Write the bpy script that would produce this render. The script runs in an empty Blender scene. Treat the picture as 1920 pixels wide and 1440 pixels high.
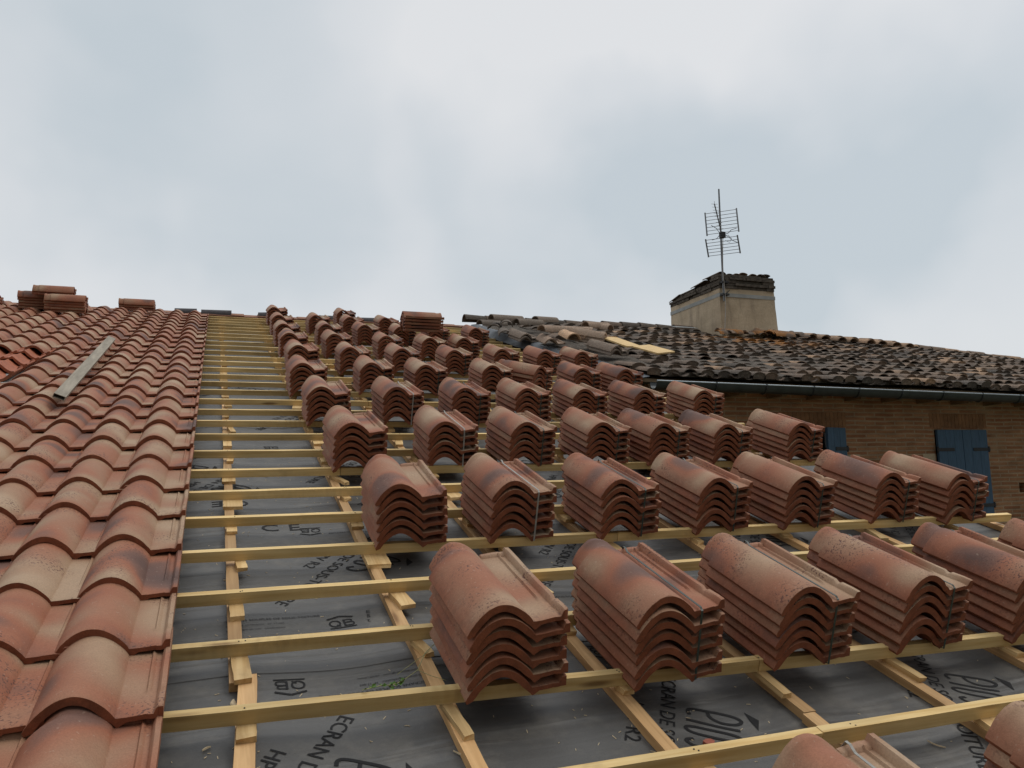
import bpy, math, random
from mathutils import Matrix, Vector, Euler, noise as mn
R = math.radians
rng = random.Random(7)
scene = bpy.context.scene
COL = scene.collection

# ------------------------------------------------------------------ camera, sky, sun, exposure
H0 = 6.0
TH = R(17)
RM = Matrix.Translation((0, 0, H0)) @ Matrix.Rotation(TH, 4, 'X')      # roof frame -> world
cd = bpy.data.cameras.new('camera'); cam = bpy.data.objects.new('camera', cd); COL.objects.link(cam)
cd.sensor_width = 36; cd.lens = 28.15; cd.clip_start = 0.05; cd.clip_end = 2000
rt = Vector((0.937, -0.348, -0.025)); fw = Vector((0.349, 0.928, 0.129)).normalized()
rt = (rt - rt.dot(fw) * fw).normalized(); up = rt.cross(fw)
cam.matrix_world = Matrix.Translation((0.275, -2.038, 6.512)) @ Matrix((rt, up, -fw)).transposed().to_4x4()
scene.camera = cam

SUN_EL, SUN_AZ = R(58), R(105)      # azimuth measured from +Y towards +X
world = bpy.data.worlds.new('World'); scene.world = world; world.use_nodes = True
nt = world.node_tree; nt.nodes.clear()
def N(t, typ, **kw):
    n = t.nodes.new(typ)
    for k, v in kw.items(): setattr(n, k, v)
    return n
wo = N(nt, 'ShaderNodeOutputWorld'); bg = N(nt, 'ShaderNodeBackground')
sky = N(nt, 'ShaderNodeTexSky', sky_type='NISHITA', sun_disc=False, sun_elevation=SUN_EL, sun_rotation=SUN_AZ)
sky.air_density = 1.2; sky.dust_density = 2.0
geo = N(nt, 'ShaderNodeTexCoord')
mp = N(nt, 'ShaderNodeMapping'); mp.inputs['Scale'].default_value = (1, 1, 2.6); mp.inputs['Location'].default_value = (3.1, 0.4, 0.9)
nt.links.new(geo.outputs['Generated'], mp.inputs['Vector'])
n1 = N(nt, 'ShaderNodeTexNoise'); n1.inputs['Scale'].default_value = 1.5; n1.inputs['Detail'].default_value = 5; n1.inputs['Roughness'].default_value = .5; n1.inputs['Distortion'].default_value = .35
nt.links.new(mp.outputs[0], n1.inputs['Vector'])
cr = N(nt, 'ShaderNodeValToRGB')
cr.color_ramp.elements[0].position = .25; cr.color_ramp.elements[0].color = (5.2, 5.75, 6.15, 1)
cr.color_ramp.elements[1].position = .72; cr.color_ramp.elements[1].color = (7.15, 7.25, 7.38, 1)
e = cr.color_ramp.elements.new(.5); e.color = (6.35, 6.62, 6.88, 1)
def wmath(op, a, b=None, c=None, clamp=False):
    m = nt.nodes.new('ShaderNodeMath'); m.operation = op; m.use_clamp = clamp
    for i, x in enumerate((a, b, c)):
        if x is None: continue
        if isinstance(x, (int, float)): m.inputs[i].default_value = x
        else: nt.links.new(x, m.inputs[i])
    return m.outputs[0]
# cloud banks: soft lobes of darker (negative) or brighter cloud in given sky directions, edges broken up by noise
nw = N(nt, 'ShaderNodeTexNoise'); nw.inputs['Scale'].default_value = 2.6; nw.inputs['Detail'].default_value = 4; nt.links.new(geo.outputs['Generated'], nw.inputs['Vector'])
wv = N(nt, 'ShaderNodeVectorMath', operation='SUBTRACT'); nt.links.new(nw.outputs['Color'], wv.inputs[0]); wv.inputs[1].default_value = (.5, .5, .5)
ws = N(nt, 'ShaderNodeVectorMath', operation='SCALE'); nt.links.new(wv.outputs[0], ws.inputs[0]); ws.inputs['Scale'].default_value = .55
wa = N(nt, 'ShaderNodeVectorMath', operation='ADD'); nt.links.new(geo.outputs['Generated'], wa.inputs[0]); nt.links.new(ws.outputs[0], wa.inputs[1])
wn_ = N(nt, 'ShaderNodeVectorMath', operation='NORMALIZE'); nt.links.new(wa.outputs[0], wn_.inputs[0])
acc = wmath('MULTIPLY_ADD', n1.outputs['Fac'], .55, .30)
LOBES = [(1130, 400, 11, -.30), (1420, 270, 10, -.26), (870, 440, 7, -.14), (1700, 430, 12, -.16), (400, 120, 12, -.20), (430, 290, 8, -.18), (100, 40, 9, -.10), (560, 520, 7, -.08), (1900, 230, 9, -.10),
         (150, 400, 13, .16), (760, 170, 13, .14), (1300, 60, 12, .14), (930, 560, 9, .10), (1780, 560, 9, .10)]
for px, py, rad, amp in LOBES:
    d = (rt * (px - 960) - up * (py - 720) + fw * 1501).normalized()
    dp = N(nt, 'ShaderNodeVectorMath', operation='DOT_PRODUCT'); nt.links.new(wn_.outputs[0], dp.inputs[0]); dp.inputs[1].default_value = d
    mr_ = N(nt, 'ShaderNodeMapRange', interpolation_type='SMOOTHSTEP'); nt.links.new(dp.outputs['Value'], mr_.inputs['Value'])
    mr_.inputs['From Min'].default_value = math.cos(R(rad * 1.5)); mr_.inputs['From Max'].default_value = 1.0; mr_.inputs['To Min'].default_value = 0; mr_.inputs['To Max'].default_value = amp
    acc = wmath('ADD', acc, mr_.outputs[0])
nt.links.new(acc, cr.inputs['Fac'])
mx = N(nt, 'ShaderNodeMix', data_type='RGBA'); mx.inputs['Factor'].default_value = .93
nt.links.new(sky.outputs[0], mx.inputs['A']); nt.links.new(cr.outputs[0], mx.inputs['B'])
sxyz = N(nt, 'ShaderNodeSeparateXYZ'); nt.links.new(geo.outputs['Generated'], sxyz.inputs[0])
zr_ = N(nt, 'ShaderNodeMapRange', interpolation_type='SMOOTHSTEP'); zr_.inputs['From Min'].default_value = .6; zr_.inputs['From Max'].default_value = 1.0; zr_.inputs['To Min'].default_value = 1.0; zr_.inputs['To Max'].default_value = 2.0
nt.links.new(sxyz.outputs['Z'], zr_.inputs['Value'])          # an overcast sky is brightest overhead
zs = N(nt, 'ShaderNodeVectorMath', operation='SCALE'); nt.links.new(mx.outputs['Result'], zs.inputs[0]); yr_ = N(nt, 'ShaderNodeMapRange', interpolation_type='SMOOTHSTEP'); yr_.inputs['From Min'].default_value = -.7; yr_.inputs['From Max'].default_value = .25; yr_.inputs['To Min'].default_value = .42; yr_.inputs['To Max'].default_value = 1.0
nt.links.new(sxyz.outputs['Y'], yr_.inputs['Value'])          # dimming added to the unseen sky behind the viewer, to darken faces turned there
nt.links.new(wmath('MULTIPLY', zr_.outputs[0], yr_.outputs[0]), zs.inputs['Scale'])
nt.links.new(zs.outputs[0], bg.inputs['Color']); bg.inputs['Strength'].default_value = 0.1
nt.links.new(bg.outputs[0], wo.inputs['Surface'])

sd = bpy.data.lights.new('sun', 'SUN'); sd.energy = 0.9; sd.angle = R(25); sd.color = (1, .96, .9)
so = bpy.data.objects.new('sun', sd); COL.objects.link(so)
sdir = Vector((math.sin(SUN_AZ) * math.cos(SUN_EL), math.cos(SUN_AZ) * math.cos(SUN_EL), math.sin(SUN_EL)))
so.rotation_euler = sdir.to_track_quat('Z', 'Y').to_euler(); so.location = (0, 0, 30)
vs = scene.view_settings; vs.view_transform = 'Standard'; vs.look = 'None'; vs.exposure = 0.12; vs.gamma = 1

# ------------------------------------------------------------------ helpers
class MB:
    def __init__(s): s.v = []; s.f = []; s.a = {}; s.fa = []; s.mi = []
    def add(s, vs_, fs, M=None, mi=0, top=None):
        b = len(s.v)
        for p in vs_:
            p = Vector(p); s.v.append(tuple(M @ p if M else p))
        for i, f in enumerate(fs):
            s.f.append([b + j for j in f]); s.mi.append(mi)
    def box(s, x0, x1, y0, y1, z0, z1, M=None, mi=0):
        vs_ = [(x, y, z) for z in (z0, z1) for y in (y0, y1) for x in (x0, x1)]
        s.add(vs_, [(0, 2, 3, 1), (4, 5, 7, 6), (0, 1, 5, 4), (2, 6, 7, 3), (0, 4, 6, 2), (1, 3, 7, 5)], M, mi)
    def beam(s, a, b, n, w, h, j=0., mi=0, rr=rng):
        # wobbly beam from a to b; local side vector w (vector), up vector h (vector), (half sizes); j = edge jitter
        a = Vector(a); b = Vector(b); w = Vector(w); h = Vector(h); vs_ = []
        for i in range(n + 1):
            c = a.lerp(b, i / n)
            for sx, sz in ((-1, -1), (1, -1), (1, 1), (-1, 1)):
                vs_.append(c + w * sx * (1 + rr.uniform(-j, j)) + h * sz * (1 + rr.uniform(-j, j) * .6))
        fs = [(0, 3, 2, 1), (4 * n, 4 * n + 1, 4 * n + 2, 4 * n + 3)]
        for i in range(n):
            for k in range(4):
                q = (k + 1) % 4
                fs.append((4 * i + k, 4 * i + q, 4 * i + 4 + q, 4 * i + 4 + k))
        s.add(vs_, fs, None, mi)
    def tube(s, pts, r, seg=6, M=None, mi=0):
        pts = [Vector(p) for p in pts]; vs_ = []; n = len(pts)
        for i, p in enumerate(pts):
            d = (pts[min(i + 1, n - 1)] - pts[max(i - 1, 0)]).normalized()
            x = d.cross(Vector((0, 0, 1)) if abs(d.z) < .9 else Vector((1, 0, 0))).normalized(); y = d.cross(x)
            rr_ = r[i] if isinstance(r, (list, tuple)) else r
            for k in range(seg):
                a = 2 * math.pi * k / seg
                vs_.append(p + (x * math.cos(a) + y * math.sin(a)) * rr_)
        fs = [tuple(range(seg))[::1], tuple((n - 1) * seg + k for k in range(seg))[::-1]]
        for i in range(n - 1):
            for k in range(seg):
                q = (k + 1) % seg
                fs.append((i * seg + k, i * seg + q, (i + 1) * seg + q, (i + 1) * seg + k)[::-1])
        s.add(vs_, fs, M, mi)
    def mesh(s, name, mats, smooth=None):
        me = bpy.data.meshes.new(name); me.from_pydata(s.v, [], s.f); 
        for m in (mats if isinstance(mats, (list, tuple)) else [mats]): me.materials.append(m)
        me.polygons.foreach_set('material_index', s.mi)
        if smooth is not None:
            me.polygons.foreach_set('use_smooth', [True] * len(s.f)); me.set_sharp_from_angle(angle=R(smooth))
        me.update(); return me
    def build(s, name, mats, parent=None, smooth=None):
        return obj(name, s.mesh(name, mats, smooth), parent)
def obj(name, me, parent=None):
    o = bpy.data.objects.new(name, me); COL.objects.link(o)
    if parent: o.parent = parent
    return o
def tag(o, label=None, cat=None, group=None, kind=None):
    if label: o['label'] = label
    if cat: o['category'] = cat
    if group: o['group'] = group
    if kind: o['kind'] = kind
    return o
def empty(name, M=None):
    o = bpy.data.objects.new(name, None); COL.objects.link(o); o.empty_display_size = .1
    if M is not None: o.matrix_world = M
    return o
def attr(me, name, typ, dom, data):
    a = me.attributes.new(name, typ, dom)
    a.data.foreach_set('vector' if typ == 'FLOAT_VECTOR' else 'value', data)

# ------------------------------------------------------------------ materials
def newmat(name):
    m = bpy.data.materials.new(name); m.use_nodes = True; t = m.node_tree; t.nodes.clear()
    o = N(t, 'ShaderNodeOutputMaterial'); b = N(t, 'ShaderNodeBsdfPrincipled'); t.links.new(b.outputs[0], o.inputs[0])
    return m, t, b
def noise(t, vec, scale, detail=3, rough=.5, w=None, dist=0):
    n = N(t, 'ShaderNodeTexNoise'); n.inputs['Scale'].default_value = scale; n.inputs['Detail'].default_value = detail
    n.inputs['Roughness'].default_value = rough; n.inputs['Distortion'].default_value = dist
    if vec is not None: t.links.new(vec, n.inputs['Vector'])
    if w is not None: n.noise_dimensions = '4D'; t.links.new(w, n.inputs['W'])
    return n.outputs['Fac']
def ramp(t, fac, stops, interp='LINEAR'):
    c = N(t, 'ShaderNodeValToRGB'); r = c.color_ramp; r.interpolation = interp
    while len(r.elements) < len(stops): r.elements.new(.5)
    for e_, (p, col) in zip(r.elements, stops):
        e_.position = p; e_.color = (col[0], col[1], col[2], 1) if isinstance(col, (tuple, list)) else (col, col, col, 1)
    t.links.new(fac, c.inputs['Fac']); return c.outputs['Color']
def mapv(t, vec, sc, loc=(0, 0, 0), rot=(0, 0, 0)):
    m = N(t, 'ShaderNodeMapping'); m.inputs['Scale'].default_value = sc; m.inputs['Location'].default_value = loc; m.inputs['Rotation'].default_value = rot
    t.links.new(vec, m.inputs['Vector']); return m.outputs[0]
def math_(t, op, a, b=None, c=None, clamp=False):
    m = N(t, 'ShaderNodeMath', operation=op); m.use_clamp = clamp
    for i, x in enumerate((a, b, c)):
        if x is None: continue
        if isinstance(x, (int, float)): m.inputs[i].default_value = x
        else: t.links.new(x, m.inputs[i])
    return m.outputs[0]
def mix(t, fac, a, b, mode='MIX'):
    m = N(t, 'ShaderNodeMix', data_type='RGBA', blend_type=mode)
    for k, x in (('Factor', fac), ('A', a), ('B', b)):
        if isinstance(x, (int, float)): m.inputs[k].default_value = x
        elif isinstance(x, (tuple, list)): m.inputs[k].default_value = (*x[:3], 1)
        else: t.links.new(x, m.inputs[k])
    return m.outputs['Result']
def bump(t, b, h, strength=.3, dist=.002):
    n = N(t, 'ShaderNodeBump'); n.inputs['Strength'].default_value = strength; n.inputs['Distance'].default_value = dist
    t.links.new(h, n.inputs['Height']); t.links.new(n.outputs[0], b.inputs['Normal'])
def attrn(t, name, out='Fac'):
    a = N(t, 'ShaderNodeAttribute'); a.attribute_name = name; return a.outputs[out]

def tile_material(name, stops, edge, speck=1.0, edge2=None):
    m, t, b = newmat(name)
    tc = attrn(t, 'tc', 'Vector'); rn = attrn(t, 'rnd'); top = attrn(t, 'top')
    oi = N(t, 'ShaderNodeObjectInfo')
    W = math_(t, 'ADD', math_(t, 'MULTIPLY', oi.outputs['Random'], 91.7), math_(t, 'MULTIPLY', rn, 53.3))
    big = noise(t, mapv(t, tc, (3.2, 4.2, 0)), 1.0, 1.2, .45, W, .3)
    hue = noise(t, None, 1, 0, .5, math_(t, 'MULTIPLY', W, 3.1))
    f = math_(t, 'ADD', math_(t, 'MULTIPLY', math_(t, 'SUBTRACT', big, .5), 2.1), .55)
    f = math_(t, 'ADD', f, math_(t, 'MULTIPLY', math_(t, 'SUBTRACT', hue, .5), .9), clamp=True)
    c = ramp(t, f, stops)
    grain = noise(t, tc, 260, 4, .7, W)
    c = mix(t, .5, c, ramp(t, grain, [(.3, .6), (.7, 1.3)]), 'MULTIPLY')
    sp = noise(t, tc, 150, 2, .5, W)
    spm = noise(t, mapv(t, tc, (5, 5, 0)), 1.0, 1, .5, math_(t, 'ADD', W, 7.))
    k = math_(t, 'MULTIPLY', ramp(t, sp, [(.56, 0.), (.62, 1.)]), ramp(t, spm, [(.5, 0.), (.62, speck)]))
    c = mix(t, k, c, (.10, .05, .04))
    sp2 = noise(t, tc, 90, 2, .5, math_(t, 'ADD', W, 3.))
    c = mix(t, math_(t, 'MULTIPLY', ramp(t, sp2, [(.66, 0.), (.70, 1.)]), .25), c, (.50, .40, .30))
    ed = mix(t, ramp(t, noise(t, tc, 30, 3, .6, W), [(.35, 0.), (.7, 1.)]), edge, edge2 or tuple(x * .62 for x in edge))
    ed = mix(t, .5, ed, ramp(t, grain, [(.3, .6), (.7, 1.3)]), 'MULTIPLY')
    sx = N(t, 'ShaderNodeSeparateXYZ'); t.links.new(tc, sx.inputs[0])
    eng = ramp(t, math_(t, 'ADD', sx.outputs['X'], math_(t, 'MULTIPLY', math_(t, 'SUBTRACT', sp2, .5), .03)), [(.004, 0.), (.03, 1.)])
    c = mix(t, math_(t, 'MULTIPLY', eng, .8), mix(t, .35, ed, c), c)
    c = mix(t, top, ed, c)
    t.links.new(c, b.inputs['Base Color'])
    b.inputs['Roughness'].default_value = .72; b.inputs['Specular IOR Level'].default_value = .35
    bump(t, b, math_(t, 'ADD', grain, math_(t, 'MULTIPLY', noise(t, tc, 40, 3, .5, W), 1.5)), .45, .0012)
    return m
M_TILE = tile_material('flashed clay', [(.0, (.10, .062, .052)), (.2, (.17, .088, .064)), (.36, (.31, .118, .064)), (.5, (.335, .148, .083)), (.64, (.335, .18, .108)), (.82, (.37, .24, .148)), (1., (.42, .30, .195))], (.26, .082, .038))
M_ORANGE = tile_material('plain orange clay', [(0, (.40, .13, .06)), (1, (.50, .20, .10))], (.42, .14, .07), .3)

def wood_material(name, axis, c1, c2, saw=0.0, tint=.38):
    m, t, b = newmat(name)
    tco = N(t, 'ShaderNodeTexCoord').outputs['Object']; oi = N(t, 'ShaderNodeObjectInfo')
    W = math_(t, 'MULTIPLY', oi.outputs['Random'], 77.)
    sc = (2.2, 55, 55) if axis == 'x' else (55, 2.2, 55)
    g = noise(t, mapv(t, tco, sc), 1, 5, .6, W, .4)
    c = mix(t, ramp(t, g, [(.36, 0.), (.64, 1.)]), c1, c2)
    sc2 = (3, 9, 9) if axis == 'x' else (9, 3, 9)
    c = mix(t, .8, c, ramp(t, noise(t, mapv(t, tco, sc2), 1, 2, .5, W), [(.3, .72), (.7, 1.15)]), 'MULTIPLY')
    kn = N(t, 'ShaderNodeTexVoronoi'); kn.inputs['Scale'].default_value = 1.0; kn.voronoi_dimensions = '4D'
    t.links.new(mapv(t, tco, (3.3, 18, 18) if axis == 'x' else (18, 3.3, 18)), kn.inputs['Vector']); t.links.new(W, kn.inputs['W'])
    kf = ramp(t, kn.outputs['Distance'], [(.10, 1.), (.22, 0.)])
    c = mix(t, math_(t, 'MULTIPLY', kf, .75), c, (.16, .075, .025))
    c = mix(t, math_(t, 'MULTIPLY', ramp(t, noise(t, tco, 7, 5, .65, W), [(.58, 0.), (.74, 1.)]), .4), c, (.22, .14, .07))
    hv = N(t, 'ShaderNodeHueSaturation'); t.links.new(c, hv.inputs['Color'])
    t.links.new(math_(t, 'ADD', 1 - tint / 2, math_(t, 'MULTIPLY', oi.outputs['Random'], tint)), hv.inputs['Value'])
    c = hv.outputs[0]
    t.links.new(c, b.inputs['Base Color']); b.inputs['Roughness'].default_value = .62; b.inputs['Specular IOR Level'].default_value = .3
    h = g
    if saw:
        wv = N(t, 'ShaderNodeTexWave'); wv.inputs['Scale'].default_value = 11; wv.inputs['Distortion'].default_value = 1.2; wv.inputs['Detail'].default_value = 2
        t.links.new(mapv(t, tco, (1, .1, 1.6)), wv.inputs['Vector'])
        on = ramp(t, noise(t, mapv(t, tco, (.8, .1, .1)), 1, 1, .5, W), [(.56, 0.), (.64, 1.)])
        h = math_(t, 'ADD', g, math_(t, 'MULTIPLY', math_(t, 'MULTIPLY', wv.outputs['Fac'], on), 3.))
    bump(t, b, h, .5, .0012)
    return m
M_BATTEN = wood_material('pale pine batten', 'x', (.78, .58, .275), (.63, .42, .16), 1.0)
M_CB = wood_material('counter batten pine', 'y', (.66, .42, .20), (.48, .28, .12))
M_OFFCUT = wood_material('offcut pine', 'y', (.74, .52, .25), (.54, .34, .14), 0, .4)
M_DECK = wood_material('boarding', 'x', (.30, .22, .13), (.2, .14, .08))

def simple(name, col, rough=.7, var=.25, scale=12, metal=0., bstr=.3, bd=.003, spec=.4, stretch=(1, 1, 1)):
    m, t, b = newmat(name)
    tco = mapv(t, N(t, 'ShaderNodeTexCoord').outputs['Object'], stretch)
    n = noise(t, tco, scale, 6, .6)
    c = mix(t, 1., col, ramp(t, n, [(.25, 1 - var), (.75, 1 + var)]), 'MULTIPLY')
    t.links.new(c, b.inputs['Base Color']); b.inputs['Roughness'].default_value = rough; b.inputs['Metallic'].default_value = metal
    b.inputs['Specular IOR Level'].default_value = spec
    bump(t, b, noise(t, tco, scale * 6, 4, .6), bstr, bd)
    return m
def membrane_material():
    m, t, b = newmat('roofing underlay')
    tco = N(t, 'ShaderNodeTexCoord').outputs['Object']
    st = noise(t, mapv(t, tco, (1.2, 26, 1)), 1, 4, .55, dist=.5)
    mo = noise(t, tco, 2.6, 4, .6)
    fi = noise(t, mapv(t, tco, (240, 240, 1)), 1, 3, .6)
    c = mix(t, ramp(t, mo, [(.3, 0.), (.7, 1.)]), (.068, .067, .064), (.090, .088, .083))
    c = mix(t, .22, c, ramp(t, st, [(.3, .72), (.7, 1.25)]), 'MULTIPLY')
    c = mix(t, .5, c, ramp(t, fi, [(.3, .8), (.7, 1.2)]), 'MULTIPLY')
    dust = noise(t, tco, 9, 6, .7)
    c = mix(t, math_(t, 'MULTIPLY', ramp(t, dust, [(.5, 0.), (.8, 1.)]), .3), c, (.3, .27, .22))
    t.links.new(c, b.inputs['Base Color'])
    t.links.new(ramp(t, mo, [(.3, .40), (.7, .54)]), b.inputs['Roughness']); b.inputs['Specular IOR Level'].default_value = .5
    h = math_(t, 'ADD', math_(t, 'ADD', math_(t, 'MULTIPLY', noise(t, mapv(t, tco, (.9, 9, 1)), 1, 2, .5, dist=.8), 4.), math_(t, 'MULTIPLY', st, .5)), math_(t, 'MULTIPLY', fi, .10))
    bump(t, b, h, .75, .006)
    return m
M_MEMB = membrane_material()
M_INK = simple('black print ink', (.010, .010, .011), .7, .3, 60, 0, .1, .001, .25)
M_INK2 = simple('worn print ink', (.018, .018, .019), .7, .5, 90, 0, .1, .001, .25)

def old_tile_material(gain=1.):
    m, t, b = newmat('weathered canal tile')
    geo_ = N(t, 'ShaderNodeTexCoord').outputs['Object']; rn = attrn(t, 'rnd')
    base = ramp(t, rn, [(0., (.09, .078, .068)), (.3, (.15, .118, .094)), (.55, (.18, .132, .10)), (.85, (.22, .165, .125)), (.92, (.34, .23, .15)), (1., (.42, .28, .18))])
    d = noise(t, geo_, 5, 6, .7)
    base = mix(t, 1., base, (gain * 1.03, gain, gain * .97), 'MULTIPLY')
    c = mix(t, ramp(t, d, [(.42, 0.), (.62, .5 / gain ** 2)]), base, (.06, .055, .05))
    l = noise(t, geo_, 26, 5, .7)
    c = mix(t, math_(t, 'MULTIPLY', ramp(t, l, [(.56, 0.), (.66, 1.)]), .5), c, (.24, .23, .19))
    # orange lichen below the chimney
    dist = N(t, 'ShaderNodeVectorMath', operation='DISTANCE'); t.links.new(mapv(t, geo_, (.62, 1.2, 0)), dist.inputs[0]); dist.inputs[1].default_value = (8.75 * .62, 8.75 * 1.2, 0)
    ml = math_(t, 'MULTIPLY', ramp(t, dist.outputs['Value'], [(.45, 1.), (.95, 0.)]), ramp(t, noise(t, geo_, 4, 4, .6), [(.42, 0.), (.55, 1.)]))
    c = mix(t, math_(t, 'MULTIPLY', ml, .8), c, (.33, .13, .02))
    c = mix(t, 1., c, ramp(t, noise(t, geo_, 60, 4, .7), [(.3, .6), (.7, 1.4)]), 'MULTIPLY')
    t.links.new(c, b.inputs['Base Color']); b.inputs['Roughness'].default_value = .9; b.inputs['Specular IOR Level'].default_value = .2
    bump(t, b, noise(t, geo_, 45, 6, .7), .7, .006)
    return m
M_OLD = old_tile_material()
M_OLD2 = old_tile_material(1.6)
def brick_material():
    m, t, b = newmat('thin clay bricks')
    tco = N(t, 'ShaderNodeTexCoord').outputs['Object']
    cx = N(t, 'ShaderNodeSeparateXYZ'); t.links.new(tco, cx.inputs[0])
    cb_ = N(t, 'ShaderNodeCombineXYZ')
    t.links.new(math_(t, 'ADD', cx.outputs['X'], cx.outputs['Y']), cb_.inputs['X'])
    t.links.new(math_(t, 'ADD', cx.outputs['Z'], math_(t, 'MULTIPLY', noise(t, tco, 3, 2), .02)), cb_.inputs['Y'])
    br = N(t, 'ShaderNodeTexBrick'); t.links.new(cb_.outputs[0], br.inputs['Vector'])
    br.inputs['Scale'].default_value = 1; br.inputs['Brick Width'].default_value = .30; br.inputs['Row Height'].default_value = .05
    br.inputs['Mortar Size'].default_value = .011; br.inputs['Mortar Smooth'].default_value = .3; br.inputs['Bias'].default_value = .1
    br.inputs['Color1'].default_value = (.26, .112, .055, 1); br.inputs['Color2'].default_value = (.36, .19, .10, 1); br.inputs['Mortar'].default_value = (.36, .25, .16, 1)
    c = mix(t, .8, br.outputs['Color'], ramp(t, noise(t, mapv(t, tco, (3, 3, 9)), 1, 5, .65), [(.3, .6), (.7, 1.3)]), 'MULTIPLY')
    c = mix(t, ramp(t, noise(t, mapv(t, tco, (1, 1, 1), (0, 0, 3)), .9, 4, .6), [(.56, 0.), (.66, .45)]), c, (.40, .31, .20))
    c = mix(t, .5, c, ramp(t, noise(t, tco, 90, 3, .6), [(.3, .7), (.7, 1.25)]), 'MULTIPLY')
    t.links.new(c, b.inputs['Base Color']); b.inputs['Roughness'].default_value = .9; b.inputs['Specular IOR Level'].default_value = .15
    bump(t, b, math_(t, 'ADD', math_(t, 'MULTIPLY', br.outputs['Fac'], -1.5), noise(t, tco, 50, 5, .7)), .8, .008)
    return m
M_BRICK = brick_material()
def plaster_material():
    m, t, b = newmat('stained lime plaster')
    tco = N(t, 'ShaderNodeTexCoord').outputs['Object']
    c = mix(t, ramp(t, noise(t, tco, 2.2, 5, .6), [(.35, 0.), (.65, 1.)]), (.40, .315, .215), (.54, .435, .305))
    c = mix(t, ramp(t, noise(t, mapv(t, tco, (5, 5, .8)), 1, 5, .65), [(.52, 0.), (.72, .65)]), c, (.17, .13, .10))
    c = mix(t, .5, c, ramp(t, noise(t, tco, 40, 4, .7), [(.3, .75), (.7, 1.2)]), 'MULTIPLY')
    t.links.new(c, b.inputs['Base Color']); b.inputs['Roughness'].default_value = .92
    bump(t, b, noise(t, tco, 30, 6, .7), .6, .006); return m
M_PLASTER = plaster_material()
M_ZINC = simple('dull zinc', (.055, .062, .066), .45, .35, 6, .6, .2, .002)
M_FLASH = simple('grey flashing', (.085, .095, .105), .55, .4, 5, .1, .5, .01)
M_STEEL = simple('galvanised tube', (.16, .165, .17), .45, .3, 20, .7)
M_SHUTTER = simple('faded blue paint', (.042, .090, .150), .6, .28, 9, 0, .3, .002, .35, (6, 6, .8))
M_IRON = simple('black iron', (.02, .02, .022), .6, .3, 30)
M_GLASS = simple('dark glass', (.012, .014, .016), .12, .1, 3, 0, .0, .001, .6)
M_FRAME = simple('brown frame', (.12, .08, .05), .6)
M_STONE = simple('dark mossy slab', (.10, .085, .07), .95, .6, 14, 0, .9, .012, .15)
M_BAND = simple('pale band', (.29, .30, .29), .7, .2, 9)
M_STRAP = simple('dark green strap', (.035, .05, .042), .4, .3, 30)
M_STRAP2 = simple('dusty pale strap', (.30, .29, .26), .45, .3, 30)
M_GREYWOOD = simple('weathered grey wood', (.30, .265, .21), .8, .35, 3, 0, .6, .003, .2, (9, 1, 9))
M_PLY = simple('fresh pine board', (.66, .46, .21), .65, .2, 3, 0, .4, .002, .3, (2, 14, 14))
M_LEAF = simple('green leaf', (.10, .19, .035), .5, .4, 40)
M_TWIG = simple('thin stem', (.33, .33, .15), .6, .3, 30)
M_SPLINT = simple('wood splinter', (.62, .50, .32), .7, .25, 40)
M_CABLE = simple('pale cable', (.30, .28, .25), .6)
M_DARKC = simple('dark slate clay', (.05, .045, .048), .75, .4, 18)
M_GROUND = simple('dry grass and gravel', (.12, .12, .07), .95, .5, .8, 0, .8, .03)
M_MORTAR = simple('reddish ridge mortar', (.26, .125, .075), .9, .35, 9, 0, .8, .01)

# ------------------------------------------------------------------ ground
g_ = MB(); g_.box(-400, 400, -400, 400, -.4, 0); tag(g_.build('ground', M_GROUND), kind='structure')

# ------------------------------------------------------------------ the roman tile
TW, TL = .275, .45
S_ = [0, .004, .012, .022, .034, .046, .058, .07, .08, .089, .098, .108, .12, .132, .144, .156, .166, .173, .178, .182, .20, .222, .231, .235, .239, .244, .255, .260, .264, .270, .275]
T_ = [0, .004, .03, .072, .08, .088, .10, .115, .125, .2, .3, .36, .377, .380, .392, .40, .428, .434, .440, .446, .45]
def sstep(a, b, x): x = min(1, max(0, (x - a) / (b - a))); return x * x * (3 - 2 * x)
def bandf(a, b, c, d, x): return sstep(a, b, x) * (1 - sstep(c, d, x))
def tz(s, t):
    z = 0.
    if s <= .178:
        h = .061 - .005 * sstep(.38, .40, t) + .0045 * sstep(.428, .434, t)
        x = s / .178
        z = h * (max(0, math.sin(math.pi * x)) ** .80) - .010 * (1 - x) ** 3
        if s < .015: z -= .001
    else:
        z += .0085 * bandf(.428, .436, .446, .47, t) * bandf(.175, .185, .26, .265, s)
        z += .006 * bandf(.231, .235, .235, .244, s) * bandf(.10, .12, .43, .44, t)
        lip = .014 - .006 * bandf(.07, .082, .086, .10, t) + .003 * sstep(.2, .43, t)
        z += lip * bandf(.255, .263, .28, .29, s)
        z -= .002 * bandf(.24, .246, .254, .26, s)
        z += .004 * bandf(.19, .255, .28, .29, s) * (1 - sstep(.03, .10, t))
    if t < .002: z -= .0015
    return z
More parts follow.
